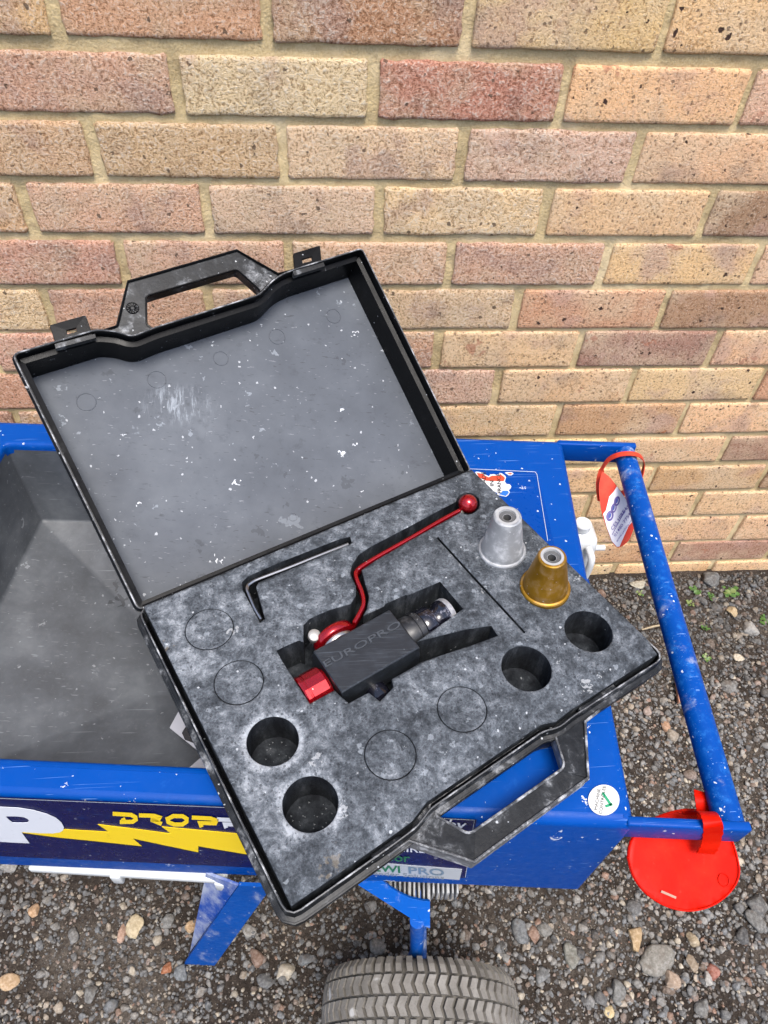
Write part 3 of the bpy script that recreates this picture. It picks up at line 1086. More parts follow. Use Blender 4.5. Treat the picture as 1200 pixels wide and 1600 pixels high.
scatter('gravel', 15500, (-.45, 2.0), (-1.2, -.005), .0045, .0088, 2, lambda x, y: dens_mid(x, y) * (.3 if hidden(x, y) else 1), 1, 'small grey, tan and brown gravel spread over the soil', 1.8, dark_mid)
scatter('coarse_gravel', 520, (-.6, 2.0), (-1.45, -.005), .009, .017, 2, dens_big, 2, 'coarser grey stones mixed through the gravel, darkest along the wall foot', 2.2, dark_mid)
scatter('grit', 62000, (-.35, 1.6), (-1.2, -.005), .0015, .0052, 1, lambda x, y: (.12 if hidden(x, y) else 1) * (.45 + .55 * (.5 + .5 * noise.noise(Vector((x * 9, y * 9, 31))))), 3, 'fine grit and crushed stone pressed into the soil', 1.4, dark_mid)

# single stones one can point at: px, py, half width px, half height px, colour, label
GREY, DGREY, LGREY, BGREY, CRM, TANC, ORG, PNK, RDS = (120, 119, 115), (78, 78, 77), (158, 155, 148), (112, 117, 120), (214, 196, 158), (190, 158, 116), (176, 108, 66), (186, 150, 126), (164, 98, 78)
STONES = [
    (209, 1451, 13, 17, CRM, 'pale cream angular stone on dark soil left of the blue leg'),
    (190, 1457, 7, 11, PNK, 'small pinkish pebble touching the left of the cream angular stone'),
    (10, 1536, 17, 10, (200, 168, 128), 'long tan flat stone at the bottom left corner of the picture'),
    (52, 1422, 9, 8, (200, 160, 118), 'tan pebble on dark soil below the big white letter'),
    (13, 1352, 14, 9, LGREY, 'grey stone under the left end of the navy label'),
    (261, 1440, 11, 10, GREY, 'grey rounded pebble between cream stone and blue leg'),
    (297, 1449, 9, 9, (206, 170, 126), 'round tan pebble close to the left edge of the blue leg'),
    (282, 1520, 12, 10, BGREY, 'blue grey stone just below the foot of the blue leg'),
    (259, 1513, 8, 9, ORG, 'orange brown pebble left of the foot of the blue leg'),
    (142, 1552, 10, 10, GREY, 'grey pebble near the bottom edge left of the leg'),
    (448, 1518, 13, 14, (196, 186, 166), 'pale rounded cobble left of the grey tyre'),
    (477, 1497, 13, 9, BGREY, 'smooth blue grey oval pebble beside the top left of the tyre'),
    (388, 1455, 11, 10, LGREY, 'light grey pebble right of the blue leg'),
    (1023, 1497, 28, 18, (148, 144, 134), 'largest grey triangular stone below the red disc'),
    (992, 1463, 12, 16, (196, 166, 122), 'tan lobed stone below the left of the red disc'),
    (1083, 1468, 11, 10, (190, 172, 140), 'pale tan blocky stone straight below the red disc'),
    (1182, 1412, 15, 15, (104, 104, 102), 'dark grey angular stone at the right edge, upper of two'),
    (1180, 1438, 13, 13, (120, 119, 115), 'dark grey angular stone at the right edge, lower of two'),
    (892, 1493, 13, 15, (134, 133, 122), 'grey green square stone right of the tyre'),
    (813, 1453, 12, 18, (116, 120, 122), 'grey diamond shaped stone above the right side of the tyre'),
    (852, 1450, 12, 9, (128, 126, 120), 'grey flat pebble right of the diamond shaped stone'),
    (848, 1523, 10, 13, (128, 130, 130), 'grey upright pebble beside the right shoulder of the tyre'),
    (1107, 1530, 9, 9, (186, 182, 174), 'small whitish rounded pebble beside the reddish one'),
    (1116, 1520, 9, 10, RDS, 'reddish pebble tucked behind the whitish rounded one'),
    (1048, 1530, 13, 13, (184, 160, 136), 'pinkish tan stone below the largest grey stone'),
    (1098, 1573, 11, 11, GREY, 'round grey pebble near the bottom edge at the right'),
    (1083, 1505, 8, 12, (168, 150, 126), 'upright tan grey stone right of the largest grey stone'),
    (965, 1550, 12, 14, (124, 124, 120), 'grey stone below and left of the pinkish tan one'),
    (953, 1581, 7, 8, (222, 200, 150), 'small bright cream pebble near the bottom edge'),
    (1109, 905, 17, 14, (110, 110, 108), 'big grey stone against the wall foot right of the handle'),
    (999, 912, 15, 8, (190, 184, 164), 'pale flat stone by the wall foot left of the handle tube'),
    (1144, 955, 9, 10, (206, 182, 140), 'cream stone below the weeds by the wall'),
    (1155, 1027, 8, 7, (216, 204, 180), 'whitish pebble on the gravel right of the handle tube'),
    (1173, 983, 12, 12, (170, 168, 162), 'pale grey stone near the right edge below the weeds'),
    (1040, 1395 - 260, 8, 9, (190, 150, 118), 'pinkish pebble seen between panel edge and handle tube'),
]


def build_stones():
    v0, f0 = ico(3)
    for i, (px, py, rx, ry, c, lab) in enumerate(STONES):
        g = U(px, py, .04); g = U(px, py, ground_h(g.x, g.y) + .006)
        depth = (g - Vector(CAMPOS)).length
        sx, sy = rx * depth / FPX, ry * depth / FPX * 1.12
        q = stone_shape(v0, 900 + i)
        q = np.array([p * (1 + .07 * noise.noise(Vector(p * 2.3) + Vector((i, 0, 0)))) for p in q])
        sz = min(sx, sy) * .62
        q = q * np.array([sx, sy, sz]) * .98
        o = mobj('stone', [tuple(p) for p in q], [tuple(f) for f in f0], 'stone', None, True)
        o.location = (g.x, g.y, ground_h(g.x, g.y) + sz * .45)
        o.rotation_euler = (0, 0, random.uniform(-.25, .25))
        o.color = (*lin(c), 1)
        tag(o, lab, 'stone', 'single stones on the gravel')


build_stones()

# ================================================================== THE BLUE MACHINE
H = .65
FA, FB = U(0, 1246, H), U(980, 1290, H)
FDIR = (FB - FA).normalized()
FN = Vector((FDIR.y, -FDIR.x, 0)).normalized()          # points out of the front panel, to the camera side
front = UPL(FA, FN)
UPZ = Vector((0, 0, 1))


def fpt(t, z, out=0.0):
    """point on the front plane: t metres from the right front corner to the left"""
    c = FR2
    return Vector((c.x, c.y, 0)) - FDIR * t + FN * out + UPZ * z


FR2 = FA + FDIR * ((U(995, 1288, H) - FA).dot(FDIR))
RR2 = U(880, 686, H)
rear_dir = (U(990, 690, H) - U(0, 655, H)).normalized()
FL2 = FR2 - FDIR * .80
RL2 = RR2 - rear_dir * .80
ZB = .440
machine = thing('spraying_machine', ((FR2.x + FL2.x) / 2, (FR2.y + RR2.y) / 2, .03), 'blue render spraying machine with open grey hopper, handle bar and wheel, standing on the gravel', 'machine')


def build_machine():
    body = [FL2, FR2, RR2, RL2]
    base = [Vector((p.x, p.y, 0)) for p in body]
    rb = []
    for i, p in enumerate(base): rb.append(p)
    # shell with a rolled top edge
    R_ = .011
    prof = [(-R_ + R_ * math.sin(a), H - R_ + R_ * math.cos(a)) for a in [math.pi / 2 * k / 6 for k in range(7)]]
    prof += [(0, ZB), (-.003, ZB - .001), (-.006, ZB), (-.006, H - R_), (-R_, H - .004)]
    loop = round_loop(base, .006, 3)
    sweep('body_shell', loop, UPZ, prof, 'blue', machine, 50)
    # top sheet with the hopper mouth
    mouth = [U(5, 690, H), U(5, 690, H) + rear_dir * .47, None, None]
    fr_in = U(0, 1190, H)
    mouth[3] = fr_in - FDIR * .17
    mouth[2] = fr_in + FDIR * .315
    mouth = round_loop(mouth, .012, 4)
    top_loop = [p + UPZ * H for p in offset_loop(loop, UPZ, -R_ + .0005)]
    plate('top_sheet', [top_loop, mouth], UPZ, .004, 'blue', machine)
    # rolled lip of the mouth
    sweep('hopper_lip', mouth, UPZ, [(.003, .0006), (-.001, .0002), (-.0035, -.002), (-.0045, -.006), (-.0045, -.016), (-.002, -.016), (-.001, -.006), (.003, -.005)], 'blue', machine, 50)
    # grey liner: upright walls, then slopes to the outlet
    m4 = [U(5, 690, H), U(5, 690, H) + rear_dir * .47, fr_in + FDIR * .315, fr_in - FDIR * .17]
    up_ = offset_loop(m4, UPZ, -.0045)
    t0 = [Vector((p.x, p.y, .640)) for p in up_]
    t1 = [Vector((p.x, p.y, .505)) for p in offset_loop(m4, UPZ, -.010)]
    k0 = U(262, 1012, .458)
    out = [k0, k0 + rear_dir * .13, k0 + rear_dir * .13 - Vector((.008, .07, 0)), k0 - Vector((.008, .07, 0))]
    V = t0 + t1 + out
    F = []
    for a, b in ((0, 4), (4, 8)):
        for i in range(4):
            j = (i + 1) % 4
            F.append((a + i, a + j, b + j, b + i))
    F.append((8, 9, 10, 11))
    ln = mobj('hopper_liner', V, F, 'liner', machine)
    bm = bmesh.new(); bm.from_mesh(ln.data)
    bmesh.ops.bevel(bm, geom=[e for e in bm.edges if len(e.link_faces) == 2], offset=.004, segments=2, affect='EDGES', profile=.5)
    bmesh.ops.recalc_face_normals(bm, faces=bm.faces)
    bm.to_mesh(ln.data); bm.free(); auto_smooth(ln, 60)
    # floor of the shell
    plate('bottom_sheet', [[p + UPZ * (ZB + .004) for p in offset_loop(loop, UPZ, -.007)]], UPZ, .003, 'blue', machine)
    # handle: two square bars and a tube
    fe = U(1178, 1300, H); fe = FR2 + FDIR * ((fe - FR2).dot(FDIR))
    side = (RR2 - FR2).normalized()
    wbar = .010
    c = (FR2 + fe) / 2 + side * (wbar / 2) - UPZ * .017
    box('handle_arm', c - FDIR * .004, FDIR * ((fe - FR2).length / 2 + .004), side * (wbar / 2 - .0005), UPZ * .0165, 'blue', machine, .0022)
    re = U(994, 691, H); re = RR2 + rear_dir * ((re - RR2).dot(rear_dir))
    c2 = (RR2 + re) / 2 - side * (wbar / 2) - UPZ * .017
    box('handle_arm', c2 - rear_dir * .004, rear_dir * ((re - RR2).length / 2 + .004), side * (wbar / 2 - .0005), UPZ * .0165, 'blue', machine, .0022)
    ta = re - rear_dir * .0135 - UPZ * .0150 - side * .004; tb = fe - FDIR * .0135 - UPZ * .0150 + side * .004
    tube('handle_tube', [ta + (tb - ta) * i / 10 for i in range(11)], .0140, 'blue_worn', machine, 28)
    # ---- prints on the front
    fz = lambda l: px_loop(l, front)
    decal('navy_label', [[(-180, 1238), (385, 1262), (560, 1270), (745, 1281), (727, 1372), (400, 1356), (360, 1354), (-200, 1329)]], front, FN, .0006, 'navy', machine)
    Z1 = lambda x, y: (x / 2.857, 1240 + y / 2.857)
    outer = [(-175, 48), (-60, 55), (0, 60), (80, 64), (150, 75), (210, 92), (250, 110), (274, 130), (285, 150), (282, 163), (268, 173), (235, 178), (170, 177), (95, 172), (112, 196), (132, 222), (60, 219), (-110, 208)]
    hole = [(25, 102), (75, 102), (108, 106), (124, 114), (130, 122), (122, 129), (100, 131), (56, 130), (40, 118)]
    decal('big_letter', [[Z1(*q) for q in outer], [Z1(*q) for q in hole]], front, FN, .0016, 'white_print', machine)
    bolt = [(100, 175), (285, 160), (487, 172), (437, 138), (600, 158), (765, 180), (722, 148), (1090, 182), (1230, 200), (1300, 250), (1140, 278), (885, 235), (885, 262), (740, 232), (590, 200), (632, 235), (430, 213), (250, 195)]
    bl = [Z1(*q) for q in bolt]
    decal('bolt_outline', [[(x + dx_, y + 1.3) for (x, y), dx_ in zip(bl, [.8] * len(bl))]], front, FN, .0010, plain('outline_black', (.008, .008, .012), .4), machine)
    decal('lightning_bolt', [bl], front, FN, .0013, 'yellow_print', machine)
    yl = [[(503, 90), (585, 95), (604, 105), (606, 116), (592, 126), (535, 127)], [(548, 109), (555, 126)],
          [(620, 97), (688, 99), (712, 107), (706, 117), (672, 117)], [(676, 117), (722, 136)],
          [(775, 100), (815, 101), (833, 112), (832, 126), (815, 138), (778, 138), (752, 128), (748, 113), (775, 100)],
          [(856, 107), (940, 111), (966, 120), (960, 133), (893, 131), (900, 150)]]
    stroke_letters('model_word', [[Z1(*q) for q in l] for l in yl], 6.4, front, .0014, FN, 'yellow_print', machine)
    wl = [[(968, 115), (1048, 119), (1070, 127), (1062, 139), (1004, 137), (1010, 154)],
          [(1090, 124), (1160, 128), (1180, 137), (1172, 146), (1140, 147)], [(1145, 147), (1190, 166)], [(1230, 133), (1272, 135), (1290, 147), (1288, 160), (1270, 170), (1232, 168), (1212, 156), (1210, 143), (1230, 133)]]
    stroke_letters('model_word', [[Z1(*q) for q in l] for l in wl], 6.4, front, .0014, FN, 'white_print', machine)
    ln_ = [(-170, 1240.5), (385, 1263.2)]
    stroke_letters('label_edge', [ln_, [(385, 1263.2), (742, 1281.5)], [(741, 1283), (727, 1371)]], .9, front, .0011, FN, plain('edge_white', (.55, .58, .65), .5), machine)
    wp = 'white_print'
    lettering('white_word', 'by', (695, 1295), (31, 1.7), (2.5, -22), front, .0014, wp, machine, .012, .25)
    lettering('white_letters', 'SITE HIRE.', (569, 1327), (23.0, 1.4), (0, -14), front, .0014, wp, machine, .012)
    lettering('green_word', 'for', (609, 1345), (26, 1.5), (0, -17), front, .0014, plain('green_print', (.012, .20, .075), .4), machine, .014)
    decal('white_strip', [[(545, 1345), (722, 1358.5), (718, 1375), (540, 1363)]], front, FN, .0011, plain('strip_white', (.60, .63, .66), .35), machine)
    lettering('green_letters', 'EWI', (583, 1361), (24.5, 1.7), (-1.0, -14.5), front, .0016, plain('green_print', (.012, .20, .075), .4), machine, .022)
    lettering('grey_letters', 'PRO', (637, 1364.6), (30, 2.2), (-1.0, -14.5), front, .0016, plain('bluegrey_print', (.20, .30, .40), .4), machine, .018)
    lettering('small_letters', 'Render Solutions', (572, 1366.5), (17.6, 1.15), (-.4, -8), front, .0016, plain('grey_print', (.28, .33, .38), .4), machine)
    # ---- prints on the top
    top = UZ(H + .0002)
    decal('top_label', [[(560, 726), (836, 737), (840, 741), (905, 1010), (560, 990)]], top, UPZ, .0008, 'blue_vinyl', machine)
    stroke_letters('label_edge', [[(690, 730.5), (836, 737.2)], [(836, 737.2), (839, 741), (856, 845)]], .8, top, .0013, UPZ, plain('edge_white', (.55, .58, .65), .5), machine)
    Z3 = lambda x, y: (740 + x / 12, 720 + y / 12)
    fr = [(30, 215), (60, 200), (185, 225), (200, 250), (290, 290), (310, 255), (380, 250), (420, 262), (475, 255), (485, 228), (530, 235), (590, 280), (608, 310), (585, 390), (620, 435), (680, 440), (708, 480), (690, 520), (660, 550), (680, 590), (650, 640), (610, 672), (450, 640), (440, 600), (360, 560), (200, 440), (100, 350)]
    decal('origin_sticker', [[Z3(*q) for q in fr]], top, UPZ, .0014, plain('sticker_white', (.74, .75, .76), .4), machine)
    decal('sticker_red', [[Z3(*q) for q in [(60, 225), (175, 245), (195, 270), (285, 310), (340, 280), (480, 275), (500, 250), (560, 290), (588, 320), (565, 380), (240, 372), (150, 330), (110, 320)]]], top, UPZ, .0018, plain('sticker_red', (.74, .075, .03), .4), machine)
    decal('sticker_blue', [[Z3(*q) for q in [(545, 560), (640, 560), (662, 590), (635, 630), (605, 655), (470, 625), (520, 600)]]], top, UPZ, .0018, plain('sticker_blue', (.02, .17, .62), .4), machine)
    decal('sticker_island', [[Z3(*q) for q in [(585, 222), (620, 212), (720, 215), (750, 238), (715, 268), (660, 272)]]], top, UPZ, .0014, plain('sticker_white', (.74, .75, .76), .4), machine)
    decal('sticker_island_red', [[Z3(*q) for q in [(630, 232), (700, 228), (725, 240), (690, 255)]]], top, UPZ, .0018, plain('sticker_red', (.74, .075, .03), .4), machine)
    ink = plain('ink', (.012, .012, .014), .4)
    lettering('print_origin', 'MADE', (759.6, 763), (-.3, -9.6), (-9, -.6), top, .0022, ink, machine, .01)
    lettering('print_origin', 'IN', (771.6, 760.0), (-.3, -9.6), (-8.4, -.2), top, .0022, ink, machine, .01)
    lettering('print_origin', 'FRANCE', (783.8, 771), (-.6, -8.3), (-8.4, -.2), top, .0022, ink, machine, .01)
    decal('check_sticker', [ellipse_px(943.5, 1250, 24.5, 24, 40)], top, UPZ, .0012, plain('sticker_cream', (.74, .74, .69), .4), machine)
    lettering('print_check', 'MACHINE', (933.2, 1266), (1.2, -7.6), (-6.9, -.8), top, .0016, ink, machine)
    lettering('print_check', 'CONTR\u00d4L\u00c9E', (940.5, 1272.5), (1.1, -7.6), (-6.9, -.8), top, .0016, ink, machine)
    stroke_letters('tick_mark', [[(946, 1259.8), (957, 1256.6)], [(955, 1258), (941.5, 1238.5)]], 4.0, top, .0016, UPZ, plain('tick_green', (.01, .33, .14), .4), machine)
    # ---- underneath: leg of angle iron
    zg = .036
    fl = lambda x, y: front(x, y, .012)
    T1, T2 = fl(364, 1360), fl(418, 1362)
    T1.z = T2.z = ZB + .002
    B1, B2 = U(288, 1507, zg), U(335, 1510, zg)
    T0 = T1 + Vector((-.012, .058, 0)); B0 = B1 + Vector((.006, .012, 0))
    T0 = U(322, 1366, ZB); T0 = Vector((T0.x, T0.y, ZB + .002))
    def slab(name, q, t, mat):
        n = (q[1] - q[0]).cross(q[3] - q[0]).normalized()
        if n.dot(Vector(CAMPOS) - q[0]) < 0: n = -n; q = q[::-1]
        o = plate(name, [q], n, t, mat, leg)
        return o
    leg = plate('leg', [[T1, T2, B2, B1]], (T2 - T1).cross(B1 - T1) * -1, .004, 'blue_dusty', machine)
    slab('leg_flange', [T0, T1 - FDIR * .001, B1 - FDIR * .001, B0], .003, 'blue_caked')
    T3 = T2 + Vector((-.02, .34, 0)); B3 = B2 + Vector((-.02, .30, 0)); T4 = T1 + Vector((-.02, .34, 0)); B4 = B1 + Vector((-.02, .30, 0))
    plate('leg', [[T4, T3, B3, B4]], (T3 - T4).cross(B4 - T4) * -1, .004, 'blue_dusty', machine)
    # white plastic rail under the body
    wpl = plain('white_plastic', (.72, .74, .73), .35)
    ra, rb_ = U(50, 1345, .424), U(357, 1364, .424)
    rd = (rb_ - ra).normalized(); rs = Vector((-rd.y, rd.x, 0))
    rail = box('white_rail', (ra + rb_) / 2, rd * ((rb_ - ra).length / 2), rs * .011, UPZ * .006, wpl, machine, .003)
    for tx in (186, 347):
        p = U(tx, 1362 if tx < 200 else 1373, .414)
        box('rail_tab', p, rd * .0062, rs * .010, UPZ * .012, wpl, rail, .002)
    # gusset, motor fins, axle post
    g1, g2, g3 = front(548, 1372, .001), front(672, 1380, .001), front(672, 1380, .001)
    g1.z = g2.z = ZB - .001
    P_ = UPL(g1, (FN * .55 + UPZ * .45).normalized())
    q = [g1, P_(598, 1377), P_(610, 1387), P_(624, 1396), P_(642, 1404), P_(660, 1408), P_(672, 1409), P_(672, 1451), P_(660, 1447)]
    plate('gusset', [q], FN * .55 + UPZ * .45, .004, 'blue_dusty', machine, chamfer=.0006)
    fin = nozzle_material('cast_aluminium', (.34, .34, .335), .3, .45, .7)
    mc = U(650, 1380, .388); mc = Vector((mc.x, mc.y, .388))
    mo = box('motor', mc - FN * .022 + FDIR * .010, FDIR * .042, FN * .024, UPZ * .026, fin, machine, .004)
    for i in range(15):
        px_ = 609 + i * 7.4
        p = U(px_, 1391 - (6 if px_ > 674 else 0), .398)
        box('cooling_fin', p - FN * .004, FDIR * (.0012 + .0007 * (i % 4 == 0)), FN * (.019 - .004 * (px_ > 674)), UPZ * .014, fin, mo, .0005, 1)
    pw = U(655, 1487, .17)
    pt = P_(652, 1446)
    tube('axle_post', [pt + Vector((0, .004, .004)), U(652, 1466, .30), U(653, 1488, .262) + Vector((0, .004, -.02)), Vector((U(653, 1488, .262).x, U(653, 1488, .262).y + .006, .175))], .0085, 'blue_dusty', machine, 14)
    # wheels
    R, W = .130, .088
    wc = Vector((.483, -.797, .167))
    axis = FN
    def wheel(c, front_side):
        w = bpy.data.objects.new('wheel', None); w.location = c; w.matrix_world = Matrix.Translation(c); link(w, machine)
        w.empty_display_size = .02
        tp = []
        hw = W / 2
        for k in range(15):
            a = math.pi * k / 14
            tp.append((R - .0065 - (1 - math.sin(a) ** .55) * .034, -hw * math.cos(a) * .98))
        prof = [(.060, -hw * .7), (.075, -hw * .86)] + tp + [(.075, hw * .86), (.060, hw * .7)]
        lathe('tyre', c, axis, prof, plain('rubber_groove_shade', (.13, .118, .10), .9), w, 72, smooth_ang=60)  # shade of the tread grooves painted in as a darker rubber colour
        lathe('rim', c, axis, [(.012, -.030), (.030, -.032), (.034, -.012), (.056, -.014), (.063, -.030), (.066, -.030), (.066, .030), (.063, .030), (.056, .014), (.034, .012), (.030, .032), (.012, .030)], plain('rim_grey', (.30, .30, .29), .5, .3), w, 40)
        # tread: four rings of blocks with a running gap between them
        x_, y_, n_ = basis(axis, (1, 0, 0.0))
        V, F = [], []
        NB = 58
        def surf(a, s, r):
            return c + (x_ * math.cos(a) + y_ * math.sin(a)) * r + n_ * s
        rows = [(-.0425, -.0245, 'sh', -1), (-.0215, -.0015, 'ch', 1), (.0015, .0215, 'ch', -1), (.0245, .0425, 'sh', 1)]
        def rad(s):
            return R - .0045 * (abs(s) / hw) ** 2 - (.009 * max(0, (abs(s) - .026) / .018) ** 2)
        for s0, s1, kind, sg in rows:
            for i in range(NB):
                a0 = 2 * math.pi * (i + (.25 if kind == 'ch' else 0) + (.5 if sg > 0 else 0)) / NB
                da = 2 * math.pi / NB * (.68 if kind == 'ch' else .56)
                if kind == 'ch':
                    ss = [s0, (s0 + s1) / 2, s1]; sh = [0, da * .42, 0]
                else:
                    ss = [s0, (s0 + s1) / 2, s1]; sh = [0, da * .12 * sg, da * .3 * sg]
                b = len(V)
                for s, h in zip(ss, sh):
                    for da_ in (0, da):
                        for top_ in (0, 1):
                            V.append(surf(a0 + h + da_ + (.0018 * (1 if da_ == 0 else -1) if top_ else 0), s, rad(s) - (0 if top_ else .008)))
                for k in range(2):
                    o_ = b + k * 4
                    F += [(o_ + 1, o_ + 3, o_ + 7, o_ + 5), (o_, o_ + 4, o_ + 5, o_ + 1), (o_ + 2, o_ + 3, o_ + 7, o_ + 6)]
                F += [(b, b + 1, b + 3, b + 2), (b + 8, b + 10, b + 11, b + 9)]
        mobj('tread', V, F, 'tyre', w)
        return w
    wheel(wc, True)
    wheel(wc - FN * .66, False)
    tube('axle', [wc + FN * .03, wc - FN * .69], .010, 'blue_dusty', machine, 14)
    # small shelf behind the body that carries the jug
    box('rear_shelf', Vector((.845, -.135, .164)), (.05, 0, 0), (0, .055, 0), (0, 0, .003), 'blue', machine, .001)
    box('shelf_arm', Vector((.74, -.175, .164)), (.08, 0, 0), (0, .012, 0), (0, 0, .0028), 'blue', machine, .001)
    box('shelf_arm', Vector((.665, -.23, .302)), (.006, 0, 0), (0, .012, 0), (0, 0, .138), 'blue', machine, .001)


build_machine()

# ================================================================== THE CASE
ZF = .705                                         # top of the foam
FOAM_PX = [(224, 947), (737, 733), (1031, 1016), (893, 1104), (872, 1121), (848, 1126), (668, 1248), (645, 1278), (612, 1302), (454, 1412)]
foam_loop = [U(x, y, ZF) for x, y in FOAM_PX]
HL, HR, BR3, BL3 = foam_loop[0], foam_loop[1], foam_loop[2], foam_loop[-1]
EX = (HR - HL).normalized(); EYC = Vector((-EX.y, EX.x, 0))
case_c = (HL + HR + BR3 + BL3) / 4
case = thing('tool_case', (case_c.x, case_c.y, .652), 'open black plastic carry case with its dusty grey lid raised, lying across the blue machine', 'case')


def build_case():
    # ---- tray
    tl = [Vector((p.x, p.y, 0)) for p in foam_loop]
    tl = round_loop(tl, .006, 3)
    prof = [(.0045, .6575), (.0045, .6935), (.0066, .6940), (.0072, .6860), (.0104, .6850), (.0108, .6800), (.0084, .6790), (.0070, .6545), (.004, .6525)]
    tray = sweep('tray', tl, UPZ, prof, 'worn', case, 40)
    tube('rim_edge', [p + UPZ * .6945 for p in offset_loop(tl, UPZ, .0056)] + [offset_loop(tl, UPZ, .0056)[0] + UPZ * .6945], .0008, 'pale_edge', tray, 6)
    tube('rim_edge', [p + UPZ * .6825 for p in offset_loop(tl, UPZ, .0105)] + [offset_loop(tl, UPZ, .0105)[0] + UPZ * .6825], .0017, 'worn', tray, 6)
    plate('tray_floor', [[p + UPZ * .6572 for p in offset_loop(tl, UPZ, .0056)]], UPZ, .0045, 'black', tray)
    # front latches on the tray
    fd = (BR3 - BL3).normalized(); fo = Vector((fd.y, -fd.x, 0))
    for (x, y), hw in (((604, 1330), .015), ((931, 1098), .024)):
        p = U(x, y, .682)
        box('tray_latch', p, fd * hw, fo * .0035, UPZ * .009, 'worn', tray, .0015)
    # ---- tray handle
    zh = .684
    outer = [(616, 1318), (639, 1313), (741, 1347), (919, 1216), (914, 1130), (896, 1106), (870, 1118), (848, 1124), (666, 1248), (645, 1280)]
    hole = [(668, 1258), (850, 1133), (864, 1139), (883, 1198), (733, 1304), (680, 1274)]
    f = UZ(zh)
    ol = px_loop(outer, f); hl = round_loop(px_loop(hole, f), .006, 4)
    hd = plate('tray_handle', [ol, hl], UPZ, .018, 'worn', case, chamfer=.0012, side_mat='pale_wall')
    ridge = [f(*q, .0012) for q in [(606, 1337), (639, 1313), (741, 1347), (919, 1216), (914, 1128), (936, 1110)]]
    tube('handle_rib', ridge, .0016, 'pale_edge', hd, 8)
    tube('handle_rib', hl + [hl[0]], .0013, 'pale_edge', hd, 8)
    # ---- lid
    hinge_l = HL - UPZ * .012 + EYC * .006 - EX * .006
    ang = math.radians(32.5)
    EL = EYC * math.cos(ang) + UPZ * math.sin(ang)
    NL = EX.cross(EL).normalized()
    lf = UPL(hinge_l, NL)
    lid_px = [(213, 958), (18, 553), (150, 514), (182, 517), (206, 525), (241, 511), (404, 460), (425, 438), (440, 428), (457, 421), (566, 387), (722, 724)]
    lp = px_loop(lid_px, lf)
    lp[0] = hinge_l.copy(); lp[-1] = HR - UPZ * .012 + EYC * .006 + EX * .006
    lr = round_loop(lp, .007, 4)
    prof = [(0, 0), (-.0022, .0002), (-.0028, -.012), (-.0085, -.0130), (-.0100, -.0520), (-.0070, -.0545), (-.0005, -.0140), (.0022, -.0130), (.0022, -.006), (0, -.005)]
    lid = sweep('lid', lr, NL, prof, 'black', case, 40)
    plate('lid_panel', [[p - NL * .0518 for p in offset_loop(lr, NL, -.0092)]], NL, .002, 'lid', lid)
    tube('rim_edge', [p + NL * .0003 for p in offset_loop(lr, NL, -.0008)] + [lr[0]], .0008, 'pale_edge', lid, 6)
    # moulded ring marks on the panel
    def lpx(x, y, off): return lf(x, y, off)
    pf = UPL(hinge_l - NL * .0516, NL)
    for (x, y, r) in ((245, 593, 13), (433, 526, 12), (521, 494, 11), (135, 628, 13), (458, 808, 6), (345, 560, 11)):
        c = pf(x, y)
        rr = r * (c - Vector(CAMPOS)).length / FPX
        pts = [c + (EX * math.cos(a) + EL * math.sin(a)) * rr for a in [2 * math.pi * k / 24 for k in range(25)]]
        tube('mould_ring', pts, .00045, 'lid', lid, 6)
    # lid handle
    hf = UPL(hinge_l - NL * .008, NL)
    outer = [(163, 520), (184, 508), (200, 440), (370, 391), (433, 428), (447, 428), (430, 443), (404, 468), (242, 519), (208, 532)]
    hole = [(228, 463), (370, 421), (406, 453), (405, 464), (241, 515), (229, 508)]
    hl2 = round_loop(px_loop(hole, hf), .004, 3)
    lh = plate('lid_handle', [px_loop(outer, hf), hl2], NL, .016, 'worn', case, chamfer=.0012)
    tube('handle_rib', [hf(*q, .0012) for q in [(150, 521), (183, 509), (200, 440), (370, 391), (434, 428), (459, 422)]], .0015, 'black', lh, 8)
    tube('handle_rib', hl2 + [hl2[0]], .0012, 'black', lh, 8)
    # date wheel moulded on the handle
    c = hf(207, 481, .0004)
    for k in range(12):
        a = 2 * math.pi * k / 12
        d = EX * math.cos(a) + EL * math.sin(a)
        tube('date_mark', [c + d * .002, c + d * .0062], .0005, 'black', lh, 5)
    tube('date_ring', [c + (EX * math.cos(a) + EL * math.sin(a)) * .0066 for a in [2 * math.pi * k / 20 for k in range(21)]], .0005, 'black', lh, 5)
    # latch tabs
    tf = UPL(hinge_l - NL * .002, NL)
    for q, s in (([(77, 508), (134, 492), (145, 524), (88, 540)], (112, 517)), ([(458, 396), (500, 383), (503, 412), (461, 426)], (480, 406))):
        sl = [(s[0] - 8, s[1] - 1), (s[0] + 7, s[1] - 5), (s[0] + 8, s[1] + 1), (s[0] - 7, s[1] + 5)]
        t = plate('latch_tab', [round_loop(px_loop(q, tf), .002, 2), px_loop(sl, tf)], NL, .003, 'black', lid, chamfer=.0005)
        b = [(q[3][0] - 3, q[3][1] - 3), (q[2][0] + 3, q[2][1] - 3), (q[2][0] + 5, q[2][1] + 3), (q[3][0] - 1, q[3][1] + 4)]
        plate('latch_hinge', [px_loop(b, tf, .003)], NL, .008, 'worn', t, chamfer=.001)
    # hinge strip between tray and lid
    a, b = HL - UPZ * .0125 + EYC * .0065, HR - UPZ * .0125 + EYC * .0065
    strip('hinge_strip', [a + (b - a) * i / 12 for i in range(13)], EYC, .008, .0016, 'black', case)


build_case()

